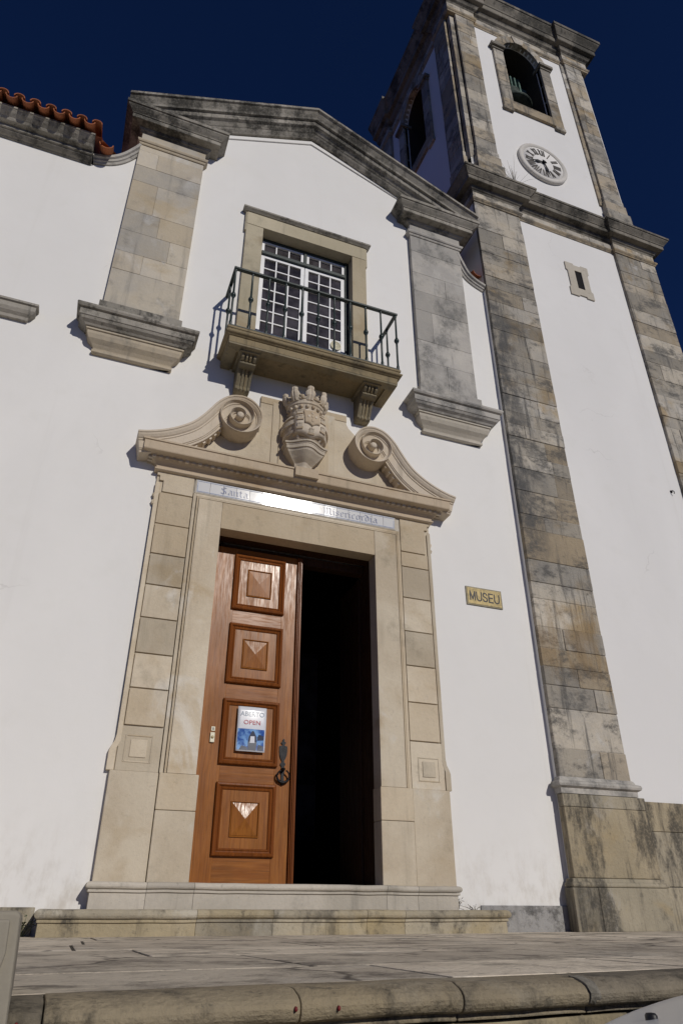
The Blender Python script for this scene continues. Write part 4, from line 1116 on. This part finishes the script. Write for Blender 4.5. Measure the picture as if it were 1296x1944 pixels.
mb.box(sx0, sx1, yt-.02, yt, 8.49, sz0); mb.box(sx0, sx1, yt-.02, yt, sz1, 9.17)
sl = mb.build('slit_window', M['sill'], tower)
mb = MB(); mb.box(sx0, sx1, yt-.004, yt, sz0, sz1); mb.build('pane', M['dark'], sl)

# ------------------------------------------------------------------ clock, bell
clk = tag(empty('wall_clock', (6.2, uy0, 11.78)), 'round stone clock with Roman numerals under the tower bell opening', 'clock')
CX, CZ, CY = 6.205, 11.785, uy0
mb = MB(); mb.lathe([(.515, 0), (.515, -.045), (.508, -.058), (.48, -.068), (.462, -.068), (.452, -.06), (.425, -.057), (.42, -.045), (.42, 0)], (CX, CY, CZ), 'y', 56)
mb.build('rim', M['dial'], clk)
mb = MB(); mb.lathe([(.425, 0), (.425, -.048), (.001, -.048)], (CX, CY, CZ), 'y', 56); mb.build('dial', simple('white_dial', (0.74, 0.72, 0.69), .7, var=.05), clk)
ROM = ['XII', 'I', 'II', 'III', 'IV', 'V', 'VI', 'VII', 'VIII', 'IX', 'X', 'XI']
ROT = R(0)
def numeral(i):
    s = ROM[i]; a = 2*math.pi*i/12 + ROT
    mb = MB(); adv = {'I': .036, 'V': .075, 'X': .078}; W = sum(adv[c] for c in s); x = -W/2; h0, h1 = .215, .375
    def q(u, v): return (CX + u*math.cos(a) + v*math.sin(a), CZ - u*math.sin(a) + v*math.cos(a))
    def bar(u0, v0, u1, v1, w): mb.prism([q(u0-w, v0), q(u0+w, v0), q(u1+w, v1), q(u1-w, v1)], CY-.056, CY-.047)
    for c in s:
        m = x + adv[c]/2
        if c == 'I': bar(m, h0, m, h1, .011)
        elif c == 'V': bar(m, h0, m-.026, h1, .012); bar(m, h0, m+.026, h1, .007)
        else: bar(m+.026, h0, m-.026, h1, .012); bar(m-.026, h0, m+.026, h1, .007)
        x += adv[c]
    mb.build('numeral', M['numeral'], clk)
for i in range(12): numeral(i)
def hand(deg, L, w):
    a = R(deg); mb = MB()
    def q(u, v): return (CX + u*math.cos(a) + v*math.sin(a), CZ - u*math.sin(a) + v*math.cos(a))
    mb.prism([q(-w*.5, -.06), q(w*.5, -.06), q(w*.5, L*.3), q(w*1.1, L*.55), q(w*.5, L*.75), q(0, L), q(-w*.5, L*.75), q(-w*1.1, L*.55), q(-w*.5, L*.3)], CY-.075, CY-.066)
    mb.lathe([(.035, -.06), (.035, -.085), (.001, -.09)], (CX, CY, CZ), 'y', 16)
    mb.build('hand', M['iron'], clk)
hand(258, .25, .03); hand(168, .36, .024)

bell = tag(empty('church_bell', (6.28, .35, 14.0)), 'green bronze bell on a ribbed yoke hanging in the tower opening', 'bell')
BX, BY, BZ = 6.33, .52, 14.42
mb = MB(); mb.lathe([(.31, 0), (.40, .0), (.395, .05), (.35, .12), (.29, .22), (.255, .36), (.235, .52), (.225, .58), (.19, .64), (.11, .67), (.001, .68)], (BX, BY, BZ), 'z', 32)
mb.lathe([(.402, .015), (.408, .03), (.402, .045)], (BX, BY, BZ), 'z', 32); mb.lathe([(.262, .33), (.268, .345), (.262, .36)], (BX, BY, BZ), 'z', 32)
mb.build('bell_body', M['bronze'], bell)
mb = MB()
mb.box(BX-.55, BX+.45, BY-.11, BY+.11, BZ+.70, BZ+.86); mb.box(BX-.30, BX+.25, BY-.09, BY+.09, BZ+.86, BZ+1.22)
for k in range(6): mb.box(BX-.32+.1*k, BX-.28+.1*k, BY-.15, BY+.15, BZ+.62, BZ+1.1)
mb.build('yoke', M['verdigris'], bell, bevel=.01)
mb = MB(); mb.tube([(BX, BY, BZ+.5), (BX, BY, BZ-.02)], .02); mb.lathe([(.001, -.1), (.05, -.08), (.06, -.03), (.03, .01), (.001, .02)], (BX, BY, BZ), 'z', 12)
mb.build('clapper', M['iron'], bell)

# ------------------------------------------------------------------ signs and small fittings
pq = tag(empty('museum_plaque', (3.975, 0, 2.99)), 'small brass plaque reading MUSEU on the white wall', 'sign')
mb = MB(); mb.box(3.755, 4.20, -.012, 0, 2.885, 3.098); mb.build('plaque_edge', M['brass_edge'], pq, bevel=.002)
mb = MB(); mb.box(3.77, 4.185, -.016, -.011, 2.90, 3.083); mb.build('plaque_face', M['brass'], pq)
mb = MB()
def stroke(mb, pts, w, y):
    for n_, (a, b) in enumerate(zip(pts, pts[1:])):
        a, b = Vector(a), Vector(b); d = (b-a).normalized(); q = Vector((-d.y, d.x))*w/2; e = d*w*.35
        yy = y - .00005*(n_ % 5)
        mb.add([(p.x, yy, p.y) for p in (a-q-e, b-q+e, b+q+e, a+q-e)], [(0, 1, 2, 3)])
lw, lz0, lz1, lwd = .0145, 2.942, 3.040, .058
def at_(k, u, v): return (3.800 + k*.0735 + u*lwd, lz0 + v*(lz1-lz0))
UU = [(0, 1), (0, .3), (.14, .08), (.36, 0), (.64, 0), (.86, .08), (1, .3), (1, 1)]
SS = [(.95, .78), (.80, .95), (.5, 1), (.2, .95), (.06, .78), (.14, .6), (.5, .52), (.86, .42), (.96, .24), (.82, .06), (.5, 0), (.18, .05), (.02, .24)]
stroke(mb, [at_(0, 0, 0), at_(0, 0, 1), at_(0, .5, .1), at_(0, 1.0, 1), at_(0, 1.0, 0)], lw, -.0175)
stroke(mb, [at_(1.1, u, v) for u, v in UU], lw, -.0175)
stroke(mb, [at_(2.15, u*.9, v) for u, v in SS], lw, -.0175)
stroke(mb, [at_(3.15, .85, 1), at_(3.15, 0, 1), at_(3.15, 0, 0), at_(3.15, .85, 0)], lw, -.0175); stroke(mb, [at_(3.15, 0, .52), at_(3.15, .78, .52)], lw, -.0178)
stroke(mb, [at_(4.1, u, v) for u, v in UU], lw, -.0175)
mb.build('lettering', M['ink'], pq)

ts = tag(empty('tile_sign', (1.85, -.04, 3.67)), 'long strip of glazed tiles with blue gothic lettering above the door', 'sign')
tx0, tx1, tz0, tz1 = .775, 2.917, 3.606, 3.742
mb = MB(); mb.box(tx0-.012, tx1+.012, -.048, -.035, tz0-.012, tz1+.012); mb.build('mortar_bed', M['sill'], ts)
nt_ = 16
for k in range(nt_):
    a = tx0+(tx1-tx0)*k/nt_+.0018; b = tx0+(tx1-tx0)*(k+1)/nt_-.0018
    mb = MB(); t1, t2 = random.uniform(-.0008, .0008), random.uniform(-.0010, .0008)
    yb = -.0525
    mb.add([(a, yb+t1+t2, tz0), (b, yb-t1+t2, tz0), (b, yb-t1-t2-.0036, tz1), (a, yb+t1-t2-.0036, tz1), (a, -.04, tz0), (b, -.04, tz0), (b, -.04, tz1), (a, -.04, tz1)], [(0,1,2,3),(4,7,6,5),(0,4,5,1),(1,5,6,2),(2,6,7,3),(3,7,4,0)])
    mb.build('tile', M['glazed'], ts)
mb = MB(); w = .006; i = .008
for a, b, c, d in ((tx0+i, tx1-i, tz0+i, tz0+i+w), (tx0+i, tx1-i, tz1-i-w, tz1-i), (tx0+i, tx0+i+w, tz0+i+w, tz1-i-w), (tx1-i-w, tx1-i, tz0+i+w, tz1-i-w)): mb.box(a, b, -.0548-.0265*(c-3.606), -.05, c, d)
mb.build('border_line', M['blue_line'], ts)
# broad-nib gothic letters: strokes on a grid, x-height 1, ascender 1.45
GL = {
 'S': (1.0, [((.85, 1.25), (.5, 1.42), (.15, 1.2), (.2, .95), (.75, .55), (.8, .2), (.45, 0), (.05, .2)), ((.5, 1.45), (.5, 0))]),
 'a': (.85, [((.15, .85), (.4, 1.0), (.65, .85), (.65, .15), (.8, 0)), ((.65, .55), (.3, .5), (.15, .2), (.35, 0), (.65, .2))]),
 'n': (.9, [((.05, .95), (.2, .85), (.2, .12), (.3, 0)), ((.2, .8), (.5, 1.0), (.68, .82), (.68, .12), (.82, 0))]),
 't': (.6, [((.25, 1.25), (.25, .15), (.45, 0)), ((.05, .95), (.5, .95))]),
 'M': (1.5, [((.1, 1.2), (.3, 1.4), (.35, .2), (.15, 0)), ((.35, 1.2), (.6, 1.42), (.75, 1.2), (.75, .05)), ((.75, 1.2), (1.0, 1.42), (1.2, 1.2), (1.2, .15), (1.4, 0))]),
 'i': (.42, [((.08, .95), (.2, .85), (.2, .12), (.32, 0)), ((.15, 1.3), (.27, 1.3))]),
 's': (.7, [((.6, .85), (.38, 1.0), (.15, .8), (.2, .6), (.52, .4), (.52, .15), (.3, 0), (.08, .12))]),
 'e': (.72, [((.55, .25), (.38, 0), (.18, .15), (.18, .82), (.4, 1.0), (.58, .8), (.5, .6), (.2, .45))]),
 'r': (.62, [((.05, .95), (.2, .85), (.2, .12), (.3, 0)), ((.2, .8), (.42, 1.0), (.55, .88))]),
 'c': (.68, [((.58, .88), (.4, 1.0), (.18, .82), (.18, .15), (.38, 0), (.58, .15))]),
 'o': (.8, [((.4, 1.0), (.18, .82), (.18, .15), (.4, 0), (.62, .18), (.62, .85), (.4, 1.0))]),
 'd': (.8, [((.05, 1.4), (.35, 1.3), (.62, .95), (.62, .18), (.4, 0), (.18, .15), (.18, .82), (.4, 1.0), (.6, .85))]),
 ' ': (.5, []),
}
def gothic(mb, word, x0, x1, z0, zh, y, slant=-.0265):
    tot = sum(GL[c][0] for c in word); k = (x1-x0)/tot; x = x0; nib = Vector((.13, .10))
    j = 0
    for c in word:
        w, strokes = GL[c]
        for st in strokes:
            for a, b in zip(st, st[1:]):
                a, b = Vector(a), Vector(b); j += 1
                vs = [a-nib*.5, a+nib*.5, b+nib*.5, b-nib*.5]
                yy = y - .00004*(j % 11)
                mb.add([(x+p.x*k, yy+slant*(z0+p.y*zh-3.606), z0+p.y*zh) for p in vs], [(0, 1, 2, 3)])
        x += w*k
for word, x0, x1 in (('Santa', 1.015, 1.297), ('Misericordia', 2.09, 2.715)):
    mb = MB(); gothic(mb, word, x0, x1, 3.636, .053, -.0548); mb.build('lettering', M['blue'], ts)

nd = tag(empty('door_notice', (1.55, YD-.03, 1.44)), 'laminated paper notice reading ABERTO OPEN taped on the door', 'notice')
YN = YD-.044
def bend(v):
    x, y, z = v; return (x + .012*(z-1.24)*0, y - .006*math.sin((x-1.41)*12) + .004*math.sin((z-1.2)*17), z)
def sheetpatch(x0, x1, z0, z1, y, n=10):
    mb = MB(); vs = []; fs = []
    for i in range(n+1):
        for j in range(n+1): vs.append(bend((x0+(x1-x0)*i/n, y, z0+(z1-z0)*j/n)))
    for i in range(n):
        for j in range(n): a = i*(n+1)+j; fs.append((a, a+n+1, a+n+2, a+1))
    mb.add(vs, fs, True); return mb
nx0, nx1, nz0, nz1 = 1.402, 1.662, 1.238, 1.622
o = sheetpatch(nx0, nx1, nz0, nz1, YN).build('paper', M['sheet'], nd)
sm = o.modifiers.new('thick', 'SOLIDIFY'); sm.thickness = .0015
def photo_mat():
    m, nt, b = new_mat('printed_photo'); t = NT(nt)
    n = t.noise(t.pos((1, 1, 1), (0, 0, 0)), 14, 5, .6, .5)
    c = t.mix(t.ramp(n, .4, .62), srgb(30, 75, 150), srgb(120, 165, 215)); t.l(c, b.inputs['Base Color'])
    b.inputs['Roughness'].default_value = .25; b.inputs['Coat Weight'].default_value = .5; return m
sheetpatch(nx0+.008, nx1-.012, nz0+.012, 1.428, YN-.002).build('printed_photo', photo_mat(), nd)
mb = MB()
for poly in ([(1.508, 1.25), (1.580, 1.25), (1.584, 1.32), (1.578, 1.365), (1.556, 1.405), (1.545, 1.415), (1.534, 1.405), (1.512, 1.365), (1.506, 1.32)], [(1.43, 1.25), (1.505, 1.25), (1.50, 1.275), (1.45, 1.285)], [(1.59, 1.252), (1.645, 1.252), (1.645, 1.29), (1.60, 1.30)], [(1.59, 1.335), (1.645, 1.34), (1.645, 1.375), (1.6, 1.385), (1.588, 1.36)]):
    mb.add([bend((x, YN-.0035, z)) for x, z in poly], [list(range(len(poly)))])
mb.build('tower_silhouette', simple('print_dark', srgb(45, 52, 70), .3), nd)
mb = MB(); mb.add([bend((x, YN-.0045, z)) for x, z in ((1.522, 1.31), (1.566, 1.312), (1.562, 1.368), (1.526, 1.366))], [(0, 1, 2, 3)])
mb.build('printed_clock_face', M['sheet'], nd)
mb = MB(); text_into(mb, 'ABERTO', nx0+.022, nx1-.022, 1.538, 1.580, YN-.003, bold=.006, fn=bend); mb.build('greeting_text', simple('print_blue', srgb(62, 92, 122), .3), nd)
mb = MB(); text_into(mb, 'OPEN', nx0+.055, nx1-.055, 1.466, 1.504, YN-.003, bold=.006, fn=bend); mb.build('greeting_text', simple('print_red', srgb(170, 45, 62), .3), nd)

db = tag(empty('doorbell', (1.2, YD, 1.35)), 'cream bell push with a small label plate on the door edge', 'doorbell')
mb = MB(); mb.box(1.178, 1.218, YD-.018, YD, 1.298, 1.383); mb.build('bell_case', M['cream'], db, bevel=.004)
mb = MB(); mb.lathe([(.012, 0), (.012, -.024), (.009, -.027), (.001, -.027)], (1.198, YD, 1.342), 'y', 14); mb.build('push_button', simple('button', (.45, .38, .2), .4), db)
mb = MB(); mb.box(1.184, 1.218, YD-.008, YD, 1.396, 1.434); mb.build('label_plate', M['cream'], db, bevel=.002)
mb = MB(); mb.box(1.194, 1.208, YD-.0105, YD-.008, 1.405, 1.425); mb.build('label_mark', simple('label_grey', (.2, .2, .2), .5), db)

wh = tag(empty('wall_hook', (7.15, -.05, 5.0)), 'small iron hook bracket on the white tower wall near its right pilaster', 'hook')
mb = MB(); mb.tube([(7.13, -.05, 5.02), (7.125, -.085, 5.02), (7.135, -.095, 5.0), (7.145, -.08, 4.975)], .006); mb.lathe([(.022, 0), (.018, -.012), (.001, -.015)], (7.13, -.05, 5.02), 'y', 12)
mb.build('hook_arm', M['iron'], wh)

# ------------------------------------------------------------------ foreground pier and parked car
pr = tag(empty('stone_pier', (-.3, -4.6, -.95)), 'pale stone pier at the left end of the terrace edge, close to the viewer', 'pier')
mb = MB(); mb.prism([(-.62, -.95), (.004, -.95), (.002, -.2), (-.012, .004), (-.020, .008), (-.60, .008), (-.61, .0)], -4.62, -4.22); mb.build('shaft', M['pier'], pr, bevel=.006)
mb = MB(); mb.prism([(-.59, -.9), (-.05, -.9), (-.045, -.12), (-.030, -.085), (-.023, -.05), (-.026, -.004), (-.59, -.004)], -4.632, -4.60); mb.build('raised_panel', M['pier'], pr, bevel=.004)

car = tag(empty('parked_car', (.93, -4.84, -.937)), 'silver car parked nose towards the terrace, only its bonnet edge in view', 'car')
car.rotation_euler = (0, 0, math.atan2(-.835, .55))
paint = simple('silver_paint', (0.62, 0.64, 0.67), .4, .15, .5, .03, 4, coat=.3)
tyre = simple('tyre_rubber', (.02, .02, .02), .8); rimm = simple('alloy', (.45, .45, .46), .3, .9)
def car_part(mb, name, mat, parent=car, bevel=0):
    o = mb.build(name, mat, None, bevel); o.parent = parent; return o
secs = [(0.0, .74, .70, .66, .30), (.02, .80, .795, .775, .22), (.08, .82, .818, .81, .18), (.35, .84, .855, .85, .16), (.8, .84, .91, .90, .16), (1.15, .85, .945, .935, .17), (1.5, .86, .955, .95, .18), (2.6, .87, .96, .955, .18), (3.5, .86, .95, .945, .20), (3.95, .80, .90, .89, .24), (4.1, .70, .70, .66, .32)]
mb = MB(); rs = []
for s_, hw, zc, ze, zb in secs:
    row = []
    for u, z in ((-.86, zb), (-1, zb+.12), (-1.0, (zb+ze)/2), (-.985, ze-.10), (-.93, ze-.02), (-.80, ze+.012), (-.4, zc), (0, zc+.008), (.4, zc), (.80, ze+.012), (.93, ze-.02), (.985, ze-.10), (1.0, (zb+ze)/2), (1, zb+.12), (.86, zb)):
        row.append((s_ + .05*u*u*(1 if s_ < .5 else 0), u*hw, z))
    rs.append(row)
mb.rings(rs, smooth=True); body = car_part(mb, 'body', paint)
sd = body.modifiers.new('sub', 'SUBSURF'); sd.levels = 1; sd.render_levels = 2
mb = MB(); rs = []
for s_, hw, z in ((1.15, .70, .945), (1.75, .60, 1.36), (2.1, .58, 1.43), (2.9, .57, 1.43), (3.5, .58, 1.28), (3.92, .66, .93)):
    rs.append([(s_, -.74 if s_ > 1.2 else -.7, .93), (s_, -hw, z-.03), (s_, -hw*.85, z), (s_, hw*.85, z), (s_, hw, z-.03), (s_, .74 if s_ > 1.2 else .7, .93)])
mb.rings(rs); car_part(mb, 'windows', M['glass'], bevel=.02)
mb = MB(); rs = []
for s_, hw, z in ((1.72, .60, 1.365), (2.1, .585, 1.442), (2.9, .575, 1.442), (3.52, .585, 1.29)):
    rs.append([(s_, -hw, z-.02), (s_, -hw*.8, z+.006), (s_, hw*.8, z+.006), (s_, hw, z-.02), (s_, hw, z-.05), (s_, -hw, z-.05)])
mb.rings(rs); car_part(mb, 'roof', paint, bevel=.015)
for s_ in (.78, 3.3):
    for sg in (-1, 1):
        mb = MB(); mb.lathe([(.20, -.09), (.29, -.09), (.31, -.06), (.31, .06), (.29, .09), (.20, .09)], (s_, sg*.76, .31), 'x', 28)
        mb.v = [Vector((s_ + (v.y-sg*.76), sg*.76 + (v.x-s_), v.z)) for v in mb.v]
        w_ = car_part(mb, 'wheel', tyre)
        mb = MB(); mb.lathe([(.20, 0), (.20, .085*sg), (.17, .07*sg), (.05, .08*sg), (.001, .085*sg)], (s_, sg*.76, .31), 'x', 20)
        mb.v = [Vector((s_ + (v.y-sg*.76), sg*.76 + (v.x-s_), v.z)) for v in mb.v]
        car_part(mb, 'rim', rimm, w_)
for sg in (-1, 1):
    mb = MB(); mb.lathe([(.001, -.05), (.10, -.04), (.13, 0), (.12, .05)], (.17, sg*.58, .66), 'x', 20, sx=1.3, sy=.6)
    car_part(mb, 'headlight', simple('headlight_glass', (.6, .6, .62), .1), car)
mb = MB(); mb.lathe([(.001, .003), (.004, .0025), (.0055, 0), (.0055, -.02)], (.155, -.335, .831), 'z', 10, sx=1.4); car_part(mb, 'washer_nozzle', M['ink'])
mb = MB(); mb.box(.06, .12, -.4, .4, .42, .56); car_part(mb, 'grille', M['ink'])

# ------------------------------------------------------------------ weeds and litter
def weed(name, label, loc, n, h, mat, spread, leaf=True, group=None):
    mb = MB()
    for k in range(n):
        a = random.uniform(0, 2*math.pi); L = h*random.uniform(.5, 1.1); r = spread*random.random()
        p0 = Vector((loc[0]+.3*r*math.cos(a), loc[1]+.3*r*math.sin(a)*.5, loc[2]))
        p1 = p0 + Vector((r*math.cos(a)*.6, r*math.sin(a)*.3, L*.6)); p2 = p0 + Vector((r*math.cos(a)*1.3, r*math.sin(a)*.6-.01, L))
        mb.tube([p0, p1, p2], [.0022, .0018, .0009], 4)
        if leaf:
            for q in (p1, p2, (p1+p2)/2):
                d = Vector((random.uniform(-1, 1), random.uniform(-1, .2), random.uniform(-.3, .8))).normalized()*h*.3
                s_ = d.cross(Vector((0, 0, 1))).normalized()*h*.085
                mb.add([q, q+d*.5+s_, q+d, q+d*.5-s_], [(0, 1, 2, 3)])
    return tag(mb.build(name, mat), label, 'weed', group)
weed('weed', 'green leafy weed growing at the left end of the lower step', (-.03, -.12, -.12), 14, .12, M['weed'], .09)
weed('weed', 'small dark weed growing from the joint at the right end of the upper step', (3.345, -.06, .045), 12, .10, M['dry'], .05)
weed('weed', 'low sprig on the lower step top near the weathered wall at right', (3.52, -.05, .045), 10, .04, M['dry'], .12)
weed('dry_grass_tuft', 'dry bare grass tuft on the tower ledge left of the clock', (5.25, -.30, 10.43), 26, .34, M['dry'], .42, leaf=False)
mb = MB(); fv = []
for i in range(7):
    for j in range(5): fv.append((.036+.0035*i, -4.458-.002*j+random.uniform(-.003, .003), -.143-.005*j*0.5+random.uniform(-.003, .003)+.004*i*0.2))
mb.add(fv, [(i*5+j, (i+1)*5+j, (i+1)*5+j+1, i*5+j+1) for i in range(6) for j in range(4)])
tag(mb.build('foil_scrap', simple('crumpled_foil', (.85, .85, .85), .2, .9)), 'crumpled shiny foil scrap stuck in the joint of the terrace coping', 'litter')
